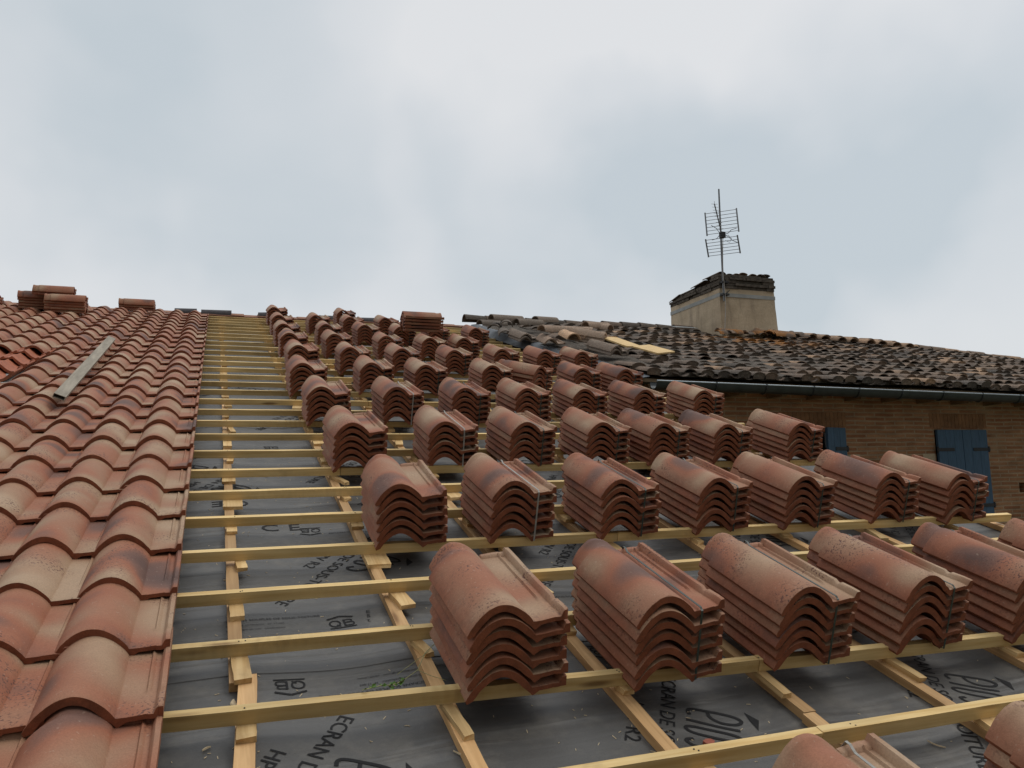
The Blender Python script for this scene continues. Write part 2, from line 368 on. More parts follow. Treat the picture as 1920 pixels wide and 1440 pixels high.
def tile_data(S, T):
    top, bot = [], []
    for j, t in enumerate(T):
        for i, s in enumerate(S):
            s2 = s
            if t > .378 and s < .089: s2 = .020 + s * (.069 / .089)
            z = tz(s, t)
            ds = (tz(min(s + .003, TW), t) - tz(max(s - .003, 0), t)) / (min(s + .003, TW) - max(s - .003, 0))
            if s > .225: ds = 0
            nx, nz = -ds / math.hypot(1, ds), 1 / math.hypot(1, ds)
            th = .0185 if s < .178 else .0115
            zz = min(z, .002) if s > .225 else z
            px, pz = s2 - nx * th, zz - nz * th
            if .170 < s < .184: pz -= .011 * (1 if t < .37 else .3); px = s2
            if s == 0: px = s2 + .004
            if i == len(S) - 1: px = s2
            top.append((s2, t, z)); bot.append((px, t, pz))
    ns, nn = len(S), len(T); n = ns * nn
    v = top + bot; f = []; tp = []
    def q(a, b, c, d, k): f.append((a, b, c, d)); tp.append(k)
    for j in range(nn - 1):
        for i in range(ns - 1):
            a = j * ns + i; q(a, a + 1, a + ns + 1, a + ns, 1.); q(n + a, n + a + ns, n + a + ns + 1, n + a + 1, 0.)
        a = j * ns; q(a, a + ns, n + a + ns, n + a, 0.)
        a = j * ns + ns - 1; q(a + ns, a, n + a, n + a + ns, .6)
    for i in range(ns - 1):
        q(i + 1, i, n + i, n + i + 1, 0.)
        a = (nn - 1) * ns + i; q(a, a + 1, n + a + 1, n + a, .5)
    return v, f, tp
TV, TF, TP = tile_data(S_, T_)
TVl, TFl, TPl = tile_data(S_[::2], [0, .004, .08, .1, .3, .38, .40, .44, .45])
def worn(v, seed):
    r = random.Random(seed); off = r.uniform(0, 90); chips = []
    for _ in range(r.choice([1, 2, 3])):
        a = r.random()
        chips.append((r.uniform(0, TW), 0., r.uniform(.004, .009)) if a < .6 else (r.choice([0, TW]), r.uniform(0, TL), r.uniform(.004, .008)))
    out = []
    for x, y, z in v:
        w_ = mn.noise(Vector((x * 9 + off, y * 5, seed))); e_ = mn.noise(Vector((x * 60, off, z * 40)))
        z2 = z + .0016 * w_; y2 = y + (.0016 * e_ if y < .01 or y > .445 else 0); x2 = x + .0012 * mn.noise(Vector((off, y * 30, z * 50)))
        for cx, cy, cr_ in chips:
            d_ = math.hypot(x - cx, y - cy)
            if d_ < cr_: k2 = (1 - d_ / cr_); y2 += (.004 * k2 if cy == 0 else 0); z2 -= .003 * k2; x2 += (.003 if cx == 0 else -.003) * k2 * (cy != 0)
        out.append((x2, y2, z2))
    return out
def tile_mesh(name, mat, lo=False, seed=None):
    v, f, tp = (TVl, TFl, TPl) if lo else (TV, TF, TP)
    if seed is not None: v = worn(v, seed)
    me = bpy.data.meshes.new(name); me.from_pydata(v, [], f); me.materials.append(mat)
    attr(me, 'tc', 'FLOAT_VECTOR', 'POINT', [c for p in v for c in p]); attr(me, 'top', 'FLOAT', 'FACE', tp)
    me.polygons.foreach_set('use_smooth', [True] * len(f)); me.set_sharp_from_angle(angle=R(38)); me.update(); return me
ME_TILES = [tile_mesh('roof_tile', M_TILE, False, q) for q in range(9)]; ME_TILE = ME_TILES[0]; ME_TILE_LO = tile_mesh('roof_tile_far', M_TILE, True); ME_ORANGE = tile_mesh('orange_tile', M_ORANGE)
TVL = [worn(TVl, 20 + q) for q in range(6)]
class TileField:
    def __init__(s): s.v = []; s.f = []; s.tc = []; s.rn = []; s.tp = []
    def add(s, M, r):
        b = len(s.v)
        for p in TVL[int(r * 96.9) % 6]: s.v.append(tuple(M @ Vector(p))); s.tc.extend(p); s.rn.append(r)
        s.f += [tuple(b + i for i in q) for q in TFl]; s.tp += TPl
    def build(s, name, parent):
        me = bpy.data.meshes.new(name); me.from_pydata(s.v, [], s.f); me.materials.append(M_TILE)
        attr(me, 'tc', 'FLOAT_VECTOR', 'POINT', s.tc); attr(me, 'rnd', 'FLOAT', 'POINT', s.rn); attr(me, 'top', 'FLOAT', 'FACE', s.tp)
        me.polygons.foreach_set('use_smooth', [True] * len(s.f)); me.set_sharp_from_angle(angle=R(38)); me.update()
        return obj(name, me, parent)

# ------------------------------------------------------------------ house whose roof is being covered
house = empty('house', RM); tag(house, 'house under re-roofing, half tiled on the left, bare battens over grey underlay right', 'house')
UR, VR, VB = 4.18, 10.78, -3.2          # right verge, ridge, bottom eave
UL = -3.6
DV = {0: (.045, -.032), 1: (0, 0), 2: (-.03, .008), 3: (-.03, -.004), 4: (-.03, 0), 5: (-.05, .02), 6: (-.06, .01), 7: (-.05, 0), 8: (-.025, 0), 9: (-.03, 0), 10: (-.05, 0), 11: (-.05, 0),
      12: (-.045, 0), 13: (-.05, 0), 14: (-.06, 0), 15: (-.04, 0), 16: (-.02, 0), 17: (-.035, 0), 18: (0, 0), 19: (.055, 0), 20: (.07, 0), 21: (.15, 0), 22: (.14, 0), 23: (.18, 0), 24: (.19, 0),
      25: (.19, 0), 26: (.19, 0), 27: (.19, 0), 28: (.19, 0)}
def bv(n, u=.3):
    a, b = DV.get(n, (0, 0)); return n * .37 + a + b * u
CB = [.355, .85, 1.35, 1.81, 2.27, 2.76, 3.26, 3.76, 4.12]
CBL = [-3.6, -3.15, -2.65, -2.15, -1.65, -1.15, -.65, -.15] + CB + [4.2]
def memb_z(u, v):
    for a, b in zip(CBL, CBL[1:]):
        if u <= b: break
    x = min(1, max(0, (u - a) / (b - a))); sg = math.sin(math.pi * x) ** 1.3
    w1 = mn.noise(Vector((u * 1.3, v * 5.5, 1.7))); w2 = mn.noise(Vector((u * 2.1, v * 1.4, 9.1)))
    return -.0802 - sg * (.011 + .006 * w2 + .0045 * w1)
mb = MB()
nx_, ny_ = 170, 230
vs_ = [(UL + (UR - UL) * i / nx_, VB + (VR - VB) * j / ny_, memb_z(UL + (UR - UL) * i / nx_, VB + (VR - VB) * j / ny_)) for j in range(ny_ + 1) for i in range(nx_ + 1)]
mb.add(vs_, [(j * (nx_ + 1) + i, j * (nx_ + 1) + i + 1, (j + 1) * (nx_ + 1) + i + 1, (j + 1) * (nx_ + 1) + i) for j in range(ny_) for i in range(nx_)])
for vv in (.345, 2.05, 3.5, 5.0):          # overlaps between rolls: the upper roll lies 2 mm proud
    vs2 = []
    for i in range(241):
        u = UL + (UR - UL - .004) * i / 240; e_ = vv + .004 * mn.noise(Vector((u * 2, vv, 0)))
        for y, dz in ((e_, .0001), (e_ + .0015, .0022), (e_ + .06, .0018), (e_ + .12, .0002)): vs2.append((u, y, memb_z(u, y) + dz))
    mb.add(vs2, [(4 * i + k, 4 * i + 4 + k, 4 * i + 5 + k, 4 * i + 1 + k) for i in range(240) for k in range(3)])
memb = mb.build('underlay', M_MEMB, house, 30)
dk = MB(); dk.box(UL, UR - .004, VB, VR, -.14, -.115); dk.build('roof_deck', M_DECK, house)
vb_ = MB(); vb_.box(UR - .003, UR + .022, VB, 5.25, -.24, -.07); vb_.build('verge_board', M_DECK, house)
# walls under the roof (in world axes, given a counter-rotated mesh)
RMi = RM.inverted()
wl = MB()
def wpoly(b_, pts, thick, axis, mi=0):
    a = [RMi @ Vector(p) for p in pts]; d = (RMi.to_3x3() @ Vector(axis)) * thick; n = len(a)
    b_.add(a + [p + d for p in a], [tuple(range(n)), tuple(range(n, 2 * n))[::-1]] + [(i, (i + 1) % n, n + (i + 1) % n, n + i)[::-1] for i in range(n)], None, mi)
def roofz(y): return H0 + (y) * math.tan(TH) - .14 / math.cos(TH)
wy0, wy1, wyr = -2.75, 19.0, 10.3
wpoly(wl, [(UR - .35, wy0, 0), (UR - .35, wyr, 0), (UR - .35, wyr, roofz(wyr)), (UR - .35, wy0, roofz(wy0))], .3, (1, 0, 0))
wpoly(wl, [(UL + .1, wy0, 0), (UL + .1, wyr, 0), (UL + .1, wyr, roofz(wyr)), (UL + .1, wy0, roofz(wy0))], .3, (1, 0, 0))
wpoly(wl, [(UL + .42, wy0, 0), (UR - .37, wy0, 0), (UR - .37, wy0, roofz(wy0) - .05), (UL + .42, wy0, roofz(wy0) - .05)], .3, (0, 1, 0))
wl.build('wall', M_BRICK, house)
# back slope
bs = MB(); zr = H0 + VR * math.sin(TH); yr = VR * math.cos(TH)
wpoly(bs, [(UL, yr, zr - .06), (UR, yr, zr - .06), (UR, yr + 8, zr - .06 - 8 * math.tan(TH)), (UL, yr + 8, zr - .06 - 8 * math.tan(TH))], -.04, (0, 0, 1))
bs.build('back_slope', M_MORTAR, house)

# counter battens
CB = [.355, .85, 1.35, 1.81, 2.27, 2.76, 3.26, 3.76, 4.12]
def cb_piece(u0, u1, v0, v1, w=.023):
    m_ = MB(); m_.beam((u0, v0, -.0675), (u1, v1, -.0675), max(3, int((v1 - v0) * 9)), (w * .85, 0, 0), (0, 0, .0125), .07)
    return m_.build('counter_batten', M_CB, house)
cb_piece(.30, .378, -1.1, .30, .028); cb_piece(.36, .36, -2.9, -1.15); cb_piece(.349, .352, .262, 3.9); cb_piece(.352, .355, 3.93, 7.9); cb_piece(.35, .35, 7.93, 10.6)
cb_piece(.872, .862, -2.9, .47); cb_piece(.846, .85, .475, 4.2); cb_piece(.85, .852, 4.23, 10.6)
for u in CB[2:]:
    s0 = rng.uniform(-.4, .9); s1 = s0 + rng.uniform(3.4, 4)
    d = rng.uniform(-.012, .012)
    cb_piece(u, u + d, -2.9, s0); cb_piece(u + d + rng.uniform(-.02, .02), u, s0 + .004, s1); cb_piece(u, u, s1 + .004, 10.6)
for u in (-.15, -.65, -1.15, -1.65, -2.15, -2.65, -3.15): cb_piece(u, u, -2.9, 10.6)
# battens (two lengths per row, butted)
JOINT = {-1: 1.71, 0: 1.79, 1: 2.9, 2: 3.3, 3: 1.89, 4: 2.6, 5: 1.15, 6: .885, 7: 2.3, 8: 1.8, 9: 1.3, 10: 2.4}
END = {3: 4.19, 6: 4.08, 5: 4.15, 4: 4.18, 2: 4.22}
for n in range(-8, 29):
    j = JOINT.get(n, rng.choice(CB[1:7])); e_ = END.get(n, 4.16 if n < 14 else 4.05 + rng.uniform(-.03, .05))
    for a, b, dz in ((UL + .05, j - .0015, 0), (j + .0015, e_, rng.uniform(-.003, .004))):
        m_ = MB(); m_.beam((a, bv(n, a) + .0135 + (dz * 1.2), -.019 + dz * .3), (b, bv(n, b) + .0135 + dz * 1.2, -.019 + dz * .3), int((b - a) * 9), (0, .0135, 0), (0, 0, .0188), .055)
        m_.build('batten', M_BATTEN, house)
# shims / offcuts wedged between counter battens and battens
shimfar = MB(); near_count = 0
def shim(mb_, u, n, L_, w, yaw, t=.0085, ragged=True):
    v1 = bv(n, u) + .03; M_ = Matrix.Translation((u, v1, -.0465)) @ Matrix.Rotation(yaw, 4, 'Z')
    k = 5; vs2 = []
    for i in range(k + 1):
        y = -L_ * i / k - (.012 if i == 0 else 0)
        for sx, sz in ((-1, -1), (1, -1), (1, 1), (-1, 1)):
            jj = rng.uniform(-.004, .004) if ragged and i == k else rng.uniform(-.0007, .0007)
            vs2.append((sx * w / 2 * (1 + rng.uniform(-.05, .05)), y + jj, sz * t * (1 if sz < 0 or i < k else rng.uniform(.6, 1.05))))
    fs = [(0, 1, 2, 3), (4 * k, 4 * k + 3, 4 * k + 2, 4 * k + 1)]
    for i in range(k):
        for q in range(4):
            p = (q + 1) % 4; fs.append((4 * i + q, 4 * i + 4 + q, 4 * i + 4 + p, 4 * i + p))
    mb_.add(vs2, fs, M_)
SP = {(0, 3): (.02, .09, .035, .1), (0, 4): (0, .075, .04, 0), (0, 5): (.01, .12, .08, 0), (0, 2): (0, .115, .042, .03), (0, 1): (0, .15, .045, .06), (1, 3): (.01, .13, .085, 0), (1, 2): (.015, .13, .05, .18), (1, 1): (.0, .11, .03, .25), (1, 0): (.0, .17, .028, .12),
      (1, 4): (0, .08, .05, 0), (2, 3): (.03, .16, .035, 0), (3, 3): (.02, .19, .075, .05), (4, 3): (0, .07, .03, .1), (6, 3): (0, .16, .04, -.25), (1, 5): (.0, .06, .035, .3), (1, 6): (-.01, .16, .025, .4), (1, 7): (0, .12, .05, 0), (1, 8): (.01, .1, .06, 0), (2, 0): (.0, .05, .035, .2)}
for n in range(-4, 28):
    for ci, u in enumerate(CB[:8]):
        du, L_, w, yw = SP.get((ci, n), (rng.uniform(-.01, .02), rng.choice([.045, .06, .08, .1, .13, .15]), rng.choice([.03, .035, .045, .06, .07]), rng.uniform(-.2, .2)))
        if n <= 9 and near_count < 98 and n >= -2:
            m_ = MB(); shim(m_, u + du, n, L_, w, yw, rng.choice([.0082, .0085])); m_.build('wood_shim', M_OFFCUT, house); near_count += 1
        else: shim(shimfar, u + du, n, L_, w, yw)
tag(shimfar.build('wood_shims', M_OFFCUT, house), kind='stuff')
nl = MB()
for n in range(-3, 12):
    for u in CB[:8]:
        for k in range(2):
            if rng.random() < .8:
                x = u + rng.uniform(-.02, .02); y = bv(n, x) + rng.uniform(.006, .02)
                nl.tube([(x, y, -.002), (x, y, .0012)], .0021, 7)
tag(nl.build('nail_heads', M_IRON, house), kind='stuff')

# laid tiles
UT = .185
near = []; far = TileField()
k_ = .058
def laid_M(c, r):
    rr = random.Random(c * 100 + r)
    u = UT - TW - c * .232 + rr.uniform(-.0015, .0015); v = bv(r, u) - .055 + rr.uniform(-.002, .002)
    return Matrix.Translation((u, v, .039 + rr.uniform(-.001, .0015))) @ Matrix.Rotation(-k_ + rr.uniform(-.002, .002), 4, 'X') @ Matrix.Rotation(rr.uniform(-.004, .004), 4, 'Z')
HOLE = lambda c, r: (12 <= r <= 15 and 5 <= c <= 7)
cand = []
for r in range(-7, 28):
    for c in range(16):
        if HOLE(c, r): continue
        d = math.hypot(UT - c * .232 - .275, bv(r) + 1.7)
        vis = r >= -1 and (UT - c * .232) > -.05 - .22 * (bv(r) + .6) - .25
        cand.append((d if vis else d + 50, c, r))
cand.sort()
for i, (d, c, r) in enumerate(cand):
    if i < 96:
        o = obj('laid_tile', ME_TILES[(c * 5 + r * 7) % 9], house); o.matrix_local = laid_M(c, r)
    else: far.add(laid_M(c, r), (c * 17 + r * 31) % 97 / 97.)
tag(far.build('laid_tiles', house), kind='stuff')

# ridge: mortar bed and half-round ridge tiles
rg = MB()
for i in range(0, 40):
    x0 = UL + i * (UR - UL) / 40; x1 = x0 + (UR - UL) / 40
    h = rng.uniform(-.008, .010)
    rg.box(x0, x1, 10.68, 11.0, -.1, .012 + h)
rg.build('ridge_bedding', M_MORTAR, house)
rr_ = MB()
def half_round(b_, M, r0, r1, L_, seg=10, th=.014, mi=0, ang=180, hs=.85):
    vs2 = []
    for t_, r in ((0, r0), (.5, (r0 + r1) / 2), (1, r1)):
        for rad in (r, r - th):
            for k in range(seg + 1):
                a = R(90 - ang / 2 + ang * k / seg); vs2.append((math.cos(a) * rad, t_ * L_, math.sin(a) * rad * hs))
    n = seg + 1; fs = []
    for j in range(2):
        o = j * 2 * n
        for k in range(seg):
            fs.append((o + k, o + k + 1, o + 2 * n + k + 1, o + 2 * n + k)); fs.append((o + n + k, o + 3 * n + k, o + 3 * n + k + 1, o + n + k + 1))
        fs.append((o, o + 2 * n, o + 3 * n, o + n)); fs.append((o + seg, o + n + seg, o + 3 * n + seg, o + 2 * n + seg))
    for k in range(seg):
        fs.append((k, n + k, n + k + 1, k + 1)); o = 4 * n; fs.append((o + k, o + k + 1, o + n + k + 1, o + n + k))
    b_.add(vs2, fs, M, mi)
for i in range(34):
    x = UL + .1 + i * .232
    half_round(rr_, Matrix.Translation((x, 10.98, -.055)) @ Matrix.Rotation(-TH * 2, 4, 'X') @ Matrix.Rotation(rng.uniform(-.05, .05), 4, 'Z'), .085, .075, .4)
rr_.build('back_slope_tiles', M_MORTAR, house)

# ------------------------------------------------------------------ printing on the underlay
Z_INK = -.0755
def ink_mesh(b_, name, M=None, mat=M_INK):
    o = b_.build(name, mat, memb); 
    return o
def text_mesh(txt, size):
    cu = bpy.data.curves.new('txt', 'FONT'); cu.body = txt; cu.size = size; cu.resolution_u = 3; cu.offset = size * .003
    o = bpy.data.objects.new('txt', cu); COL.objects.link(o)
    dg = bpy.context.evaluated_depsgraph_get(); dg.update()
    me = bpy.data.meshes.new_from_object(o.evaluated_get(dg)); bpy.data.objects.remove(o); return me
T_LINE = text_mesh('ECRAN DE SOUS-TOITURE', .060); T_LINE2 = text_mesh('HPV R2', .060)
T_S1 = text_mesh('ECRANS SOUPLES DE SOUS-TOITURE', .0175); T_S2 = text_mesh('www.marque-qb.com   certifications', .012); T_S3 = text_mesh('Organisme certificateur   N° 17-005', .012)
T_C = text_mesh('C', .11); T_E = text_mesh('E', .11); T_EST = text_mesh('E\nS\nt', .03)
for m_ in (T_LINE, T_LINE2, T_C, T_E): m_.materials.clear(); m_.materials.append(M_INK)
for m_ in (T_S1, T_S2, T_S3, T_EST): m_.materials.clear(); m_.materials.append(M_INK2)
def stroke(b_, pts, w, M=None):
    # flat ribbon along a smoothed polyline
    P = [Vector((*p, 0)) for p in pts]; Q = []
    for i in range(len(P) - 1):
        p0, p1, p2, p3 = P[max(i - 1, 0)], P[i], P[i + 1], P[min(i + 2, len(P) - 1)]
        for k in range(6):
            t = k / 6; Q.append(.5 * ((2 * p1) + (-p0 + p2) * t + (2 * p0 - 5 * p1 + 4 * p2 - p3) * t * t + (-p0 + 3 * p1 - 3 * p2 + p3) * t ** 3))
    Q.append(P[-1]); vs2 = []
    for i, p in enumerate(Q):
        d = (Q[min(i + 1, len(Q) - 1)] - Q[max(i - 1, 0)]).normalized(); n_ = Vector((-d.y, d.x, 0)) * w / 2
        vs2 += [p + n_, p - n_]
    b_.add(vs2, [(2 * i, 2 * i + 1, 2 * i + 3, 2 * i + 2) for i in range(len(Q) - 1)], M)
# big condensed mark, drawn with strokes: e l o s and a leaf shape
lg = MB()
stroke(lg, [(.035, .01), (.012, .005), (.0, .03), (.0, .12), (.018, .155), (.04, .14), (.045, .10), (.03, .07), (.005, .06)], .011)
stroke(lg, [(.065, .0), (.066, .06), (.068, .15)], .011)
stroke(lg, [(.094, .03), (.094, .12), (.108, .15), (.126, .135), (.128, .03), (.115, .0), (.100, .004), (.094, .03)], .011)
stroke(lg, [(.158, .02), (.172, .0), (.19, .015), (.19, .05), (.165, .085), (.16, .12), (.172, .148), (.19, .135)], .011)
lg.add([(-.03, .165, 0), (0, .205, 0), (.05, .2, 0), (.01, .18, 0)], [(0, 3, 2, 1)])
LOGO = lg.mesh('print_emblem', M_INK)
qb = MB()
for a, b in (((-.042, .018), (0, .034)), ((0, .034), (.042, .018))): stroke(qb, [a, b], .008)
stroke(qb, [(-.042, -.045), (.042, -.045)], .006)
stroke(qb, [(-.022 + .0165 * math.cos(a), -.015 + .019 * math.sin(a)) for a in [i * math.pi / 6 for i in range(13)]], .0055)
stroke(qb, [(-.018, -.024), (-.006, -.036)], .005)
stroke(qb, [(.008, .006), (.008, -.036)], .0065)
stroke(qb, [(.008, .002), (.030, .001), (.030, -.012), (.010, -.015)], .0052); stroke(qb, [(.010, -.015), (.034, -.018), (.033, -.034), (.008, -.034)], .0052)
QBM = qb.mesh('print_mark', M_INK)
def put(name, me, u, v, ang, parent=memb, sc=1.):
    # print laid onto the sagging sheet: every vertex follows the surface
    M_ = Matrix.Translation((u, v, 0)) @ Matrix.Rotation(R(ang), 4, 'Z') @ Matrix.Scale(sc, 4)
    m2 = me.copy()
    for vt in m2.vertices:
        p = M_ @ vt.co
        if not (UL < p.x < UR - .01 and VB < p.y < VR): p.x = min(p.x, UR - .01)
        vt.co = (p.x, p.y, memb_z(p.x, p.y) + .0016 + (.002 if any(abs(p.y - q - .06) < .07 for q in (.345, 2.05, 3.5, 5.0)) else 0))
    return obj(name, m2, parent)
ROWS = [(.60, .12), (.90, 1.385), (.385, 2.40), (1.14, 2.80), (.95, 4.05), (.6, 5.2)]
for k, (u0, v0) in enumerate(ROWS):
    for i in range(-1, 5):
        u = u0 + .95 * i
        if not -.0 < u < 4.2: continue
        an = -126 + (4 if k == 0 else 0)
        if k == 0 and i < 0: continue
        c_, s_ = math.cos(R(an)), math.sin(R(an)); ux, uy = -s_, c_          # text 'up'
        put('print_line', T_LINE, u, v0, an)
        put('print_line', T_LINE2, u + c_ * .20 - ux * .085, v0 + s_ * .20 - uy * .085, an)
        put('print_emblem', LOGO, u + c_ * .17 + ux * .07, v0 + s_ * .17 + uy * .07, an, sc=.95)
for u, v, an in ((.486, .262, 180), (.675, .645, 4), (.668, 1.49, 176), (1.43, .262, 180), (1.62, .645, 4), (2.38, .262, 180), (2.6, .66, 4), (.60, 2.96, 182), (1.5, 1.49, 180), (3.3, .262, 180)):
    put('print_mark', QBM, u, v, an)
    fl_ = abs(an) > 90
    for me, dv in ((T_S1, -.048 if fl_ else .028), (T_S3, -.012 if fl_ else -.004), (T_S2, .022 if fl_ else -.034)):
        put('small_print', me, u + (.36 if fl_ else -.35), v + dv, an)
put('small_print', T_EST, .76, .675, -5)
for u, v, an in ((.44, 1.93, 180), (1.10, 1.53, 180), (.47, 1.52, 0), (2.0, 1.93, 180), (3.9, .62, 180)): 
    put('print_mark', T_C, u, v, an); put('print_mark', T_E, u + .11 * math.cos(R(an)), v, an)

# ------------------------------------------------------------------ tile stacks
NUMW = ['', 'leftmost', 'second from the left', 'third from the left', 'fourth from the left', 'fifth from the left', 'sixth from the left', 'seventh from the left', 'eighth from the left']
ROWN = {-3: 'the row cut off at the bottom', 0: 'the front full row', 3: 'the second full row', 6: 'the third full row', 9: 'the fourth full row', 12: 'the fifth full row', 15: 'the sixth full row', 18: 'the seventh full row', 21: 'the eighth full row', 24: 'the ninth full row', 27: 'the last row under the ridge'}
LV = {6: ['bottom', 'fifth', 'fourth', 'third', 'second', 'topmost'], 5: ['bottom', 'fourth', 'third', 'second', 'topmost']}
PITCH = .0345
def stack_M(u, v, yaw=0, z=.013, roll=0.):
    return RM @ Matrix.Translation((u + .178, v, z)) @ Matrix.Rotation(yaw, 4, 'Z') @ Matrix.Rotation(-roll, 4, 'Y') @ Matrix.Translation((-.178, 0, 0))
def tiles_in(n, seed):
    r = random.Random(seed); out = []
    for k in range(n):
        out.append(Matrix.Translation((r.uniform(-.004, .004), r.uniform(-.007, .007), k * PITCH)) @ Matrix.Rotation(-.008 * k, 4, 'Y') @ Matrix.Rotation(r.uniform(-.013, .013), 4, 'Z'))
    return out
def strap_mesh(n, s=.187):
    b_ = MB(); w = .0065; top = (n - 1) * PITCH + .0025; th = .0012
    zt = lambda t: top + tz(s, t) + .004 + .008 * (n - 1) * (s + .01) + .001
    pts = [(-.006, -.018), (-.006, top * .5), (-.006, top + .008)] + [(t, zt(t) + (.001)) for t in (.004, .1, .2, .3, .42, .436, .447)] + [(.458, top), (.458, top * .5), (.458, -.018), (.3, -.019), (.0, -.018)]
    vs2 = []
    for y, z in pts:
        x = s + .008 * (z / top) - .018 * 0
        vs2 += [(x, y, z), (x + w, y, z), (x + w, y + (th if y < 0 else -th if y > .45 else 0), z + (th if 0 <= y <= .45 and z > 0 else 0)), (x, y + (th if y < 0 else -th if y > .45 else 0), z + (th if 0 <= y <= .45 and z > 0 else 0))]
    m = len(pts)
    b_.add(vs2, [(4 * i + k, 4 * i + (k + 1) % 4, 4 * i + 4 + (k + 1) % 4, 4 * i + 4 + k) for i in range(m - 1) for k in range(4)])
    return b_
ST = {}
def strap_me(n, pale):
    if (n, pale) not in ST: ST[(n, pale)] = strap_mesh(n).mesh('strap', M_STRAP2 if pale else M_STRAP)
    return ST[(n, pale)]
PALE = {(3, 2), (-3, 1), (6, 2), (9, 2)}
sid = 0
def bundle(u, v, n, label, group, yaw=0, z=.013, roll=.05, pale=False, far_=False, M=None):
    global sid
    sid += 1
    t = empty('tile_bundle', M if M is not None else stack_M(u, v, yaw, z, roll)); tag(t, label, 'tile bundle', group)
    for i_, m_ in enumerate(tiles_in(n, sid)):
        o = obj('tile', ME_TILES[(sid * 5 + i_ * 4 + i_ * i_) % 9], t); o.matrix_local = m_
    obj('strap', strap_me(n, pale), t)
    return t
def loose_stack(u, v, n, where, yaw=0, roll=.05):
    global sid
    sid += 1; B = stack_M(u, v, yaw, .013, roll)
    for k, m_ in enumerate(tiles_in(n, sid)):
        o = obj('roof_tile', ME_TILES[(sid * 5 + k * 4) % 9]); o.matrix_world = B @ m_
        w = LV[6][k]
        w = {'bottom': 'bottom', 'topmost': 'topmost'}.get(w, w + ' from the top')
        tag(o, f'clay roof tile, {w}, in the unstrapped stack left end of {where}', 'roof tile', 'loose clay tiles of the unstrapped left stacks')
GRID = {
 -3: [(1.27, -1.13), (1.80, -1.15)],
 0: [(.885, -.035), (1.345, -.06), (1.80, -.065), (2.26, -.06), (2.74, -.07), (3.20, -.06)],
 3: [(.855, 1.05), (1.305, 1.05), (1.785, 1.035), (2.25, 1.04), (2.71, 1.035), (3.24, 1.05), (3.665, 1.02)],
 6: [(.84, 2.135), (1.34, 2.18), (1.79, 2.175), (2.25, 2.17), (2.65, 2.165), (3.08, 2.15), (3.65, 2.185)],
 9: [(.82, 3.20), (1.30, 3.23), (1.77, 3.25), (2.24, 3.31), (2.69, 3.32), (3.18, 3.34), (3.73, 3.38)],
 12: [(.80, 4.22), (1.34, 4.38), (1.77, 4.34), (2.35, 4.42), (2.78, 4.50), (3.20, 4.44), (3.61, 4.45)],
 15: [(.88, 5.35), (1.32, 5.32), (1.80, 5.37), (2.32, 5.42), (2.88, 5.66), (3.32, 5.62), (3.78, 5.70)],
 18: [(.88, 6.35), (1.34, 6.45), (1.87, 6.45), (2.33, 6.45), (2.76, 6.60)],
 21: [(.90, 7.32), (1.37, 7.47), (1.84, 7.60), (2.29, 7.66), (2.75, 7.8), (3.30, 7.90)],
 24: [(.92, 8.40), (1.40, 8.68), (1.83, 8.66), (2.32, 8.82)],
 27: [(.95, 9.70), (1.90, 9.80)]}
for n, L_ in GRID.items():
    for i, (u, v) in enumerate(L_):
        rl = .045 + .02 * math.sin(n * 3.1 + i * 1.7)
        yw = R(1.2) * math.sin(n * 1.3 + i * 2.9)
        if i == 0 and n >= 0: loose_stack(u, v, 6, ROWN[n].replace('full ', '').replace('last row under', 'row under') if n else 'the front row', yw, rl); continue
        if n == 12 and i == 4:
            bundle(u, v, 6, 'strapped stack of clay tiles turned askew to all its neighbours', 'strapped stacks of clay tiles', R(30), roll=.02); continue
        bundle(u, v, 6, f'strapped stack of clay tiles, {NUMW[i + 1]} in {ROWN[n]}' if n >= 0 else ('strapped tile stack below the front row, cut off at the photo bottom edge', 'strapped tile stack cut off at the bottom right corner of the photo')[i], 'strapped stacks of clay tiles', yw, roll=rl, pale=(n, i + 1) in PALE)
# bundles lying crosswise
def cross_M(u, v, z, yaw=90, tilt=0.): return RM @ Matrix.Translation((u, v, z)) @ Matrix.Rotation(R(yaw), 4, 'Z') @ Matrix.Rotation(tilt, 4, 'Y')
bundle(0, 0, 5, 'tile stack lying crosswise on top of two other stacks near the ridge', 'crosswise tile stacks', M=cross_M(2.30, 7.42, .25, -90))
bundle(0, 0, 5, 'front crosswise tile stack on the laid tiles at far upper left', 'crosswise tile stacks', M=cross_M(-1.24, 9.35, .08))
bundle(0, 0, 5, 'crosswise tile stack sticking out left of the front one, upper left', 'crosswise tile stacks', M=cross_M(-1.58, 9.66, .08))
bundle(0, 0, 2, 'thin pair of tiles perched on the two crosswise stacks, upper left', 'crosswise tile stacks', M=cross_M(-1.40, 9.52, .275))
bundle(0, 0, 3, 'low stack of three tiles standing alone on the laid tiles by the ridge', 'crosswise tile stacks', M=cross_M(-.52, 10.35, .07))
bundle(0, 0, 3, 'tile stack at the far left edge of the photo by the ridge', 'crosswise tile stacks', M=cross_M(-2.27, 9.85, .06))

def one(name, me_or_b, M, label, cat, group=None, mat=None, smooth=35):
    o = me_or_b.build(name, mat, None, smooth) if isinstance(me_or_b, MB) else obj(name, me_or_b)
    o.matrix_world = M; tag(o, label, cat, group); return o
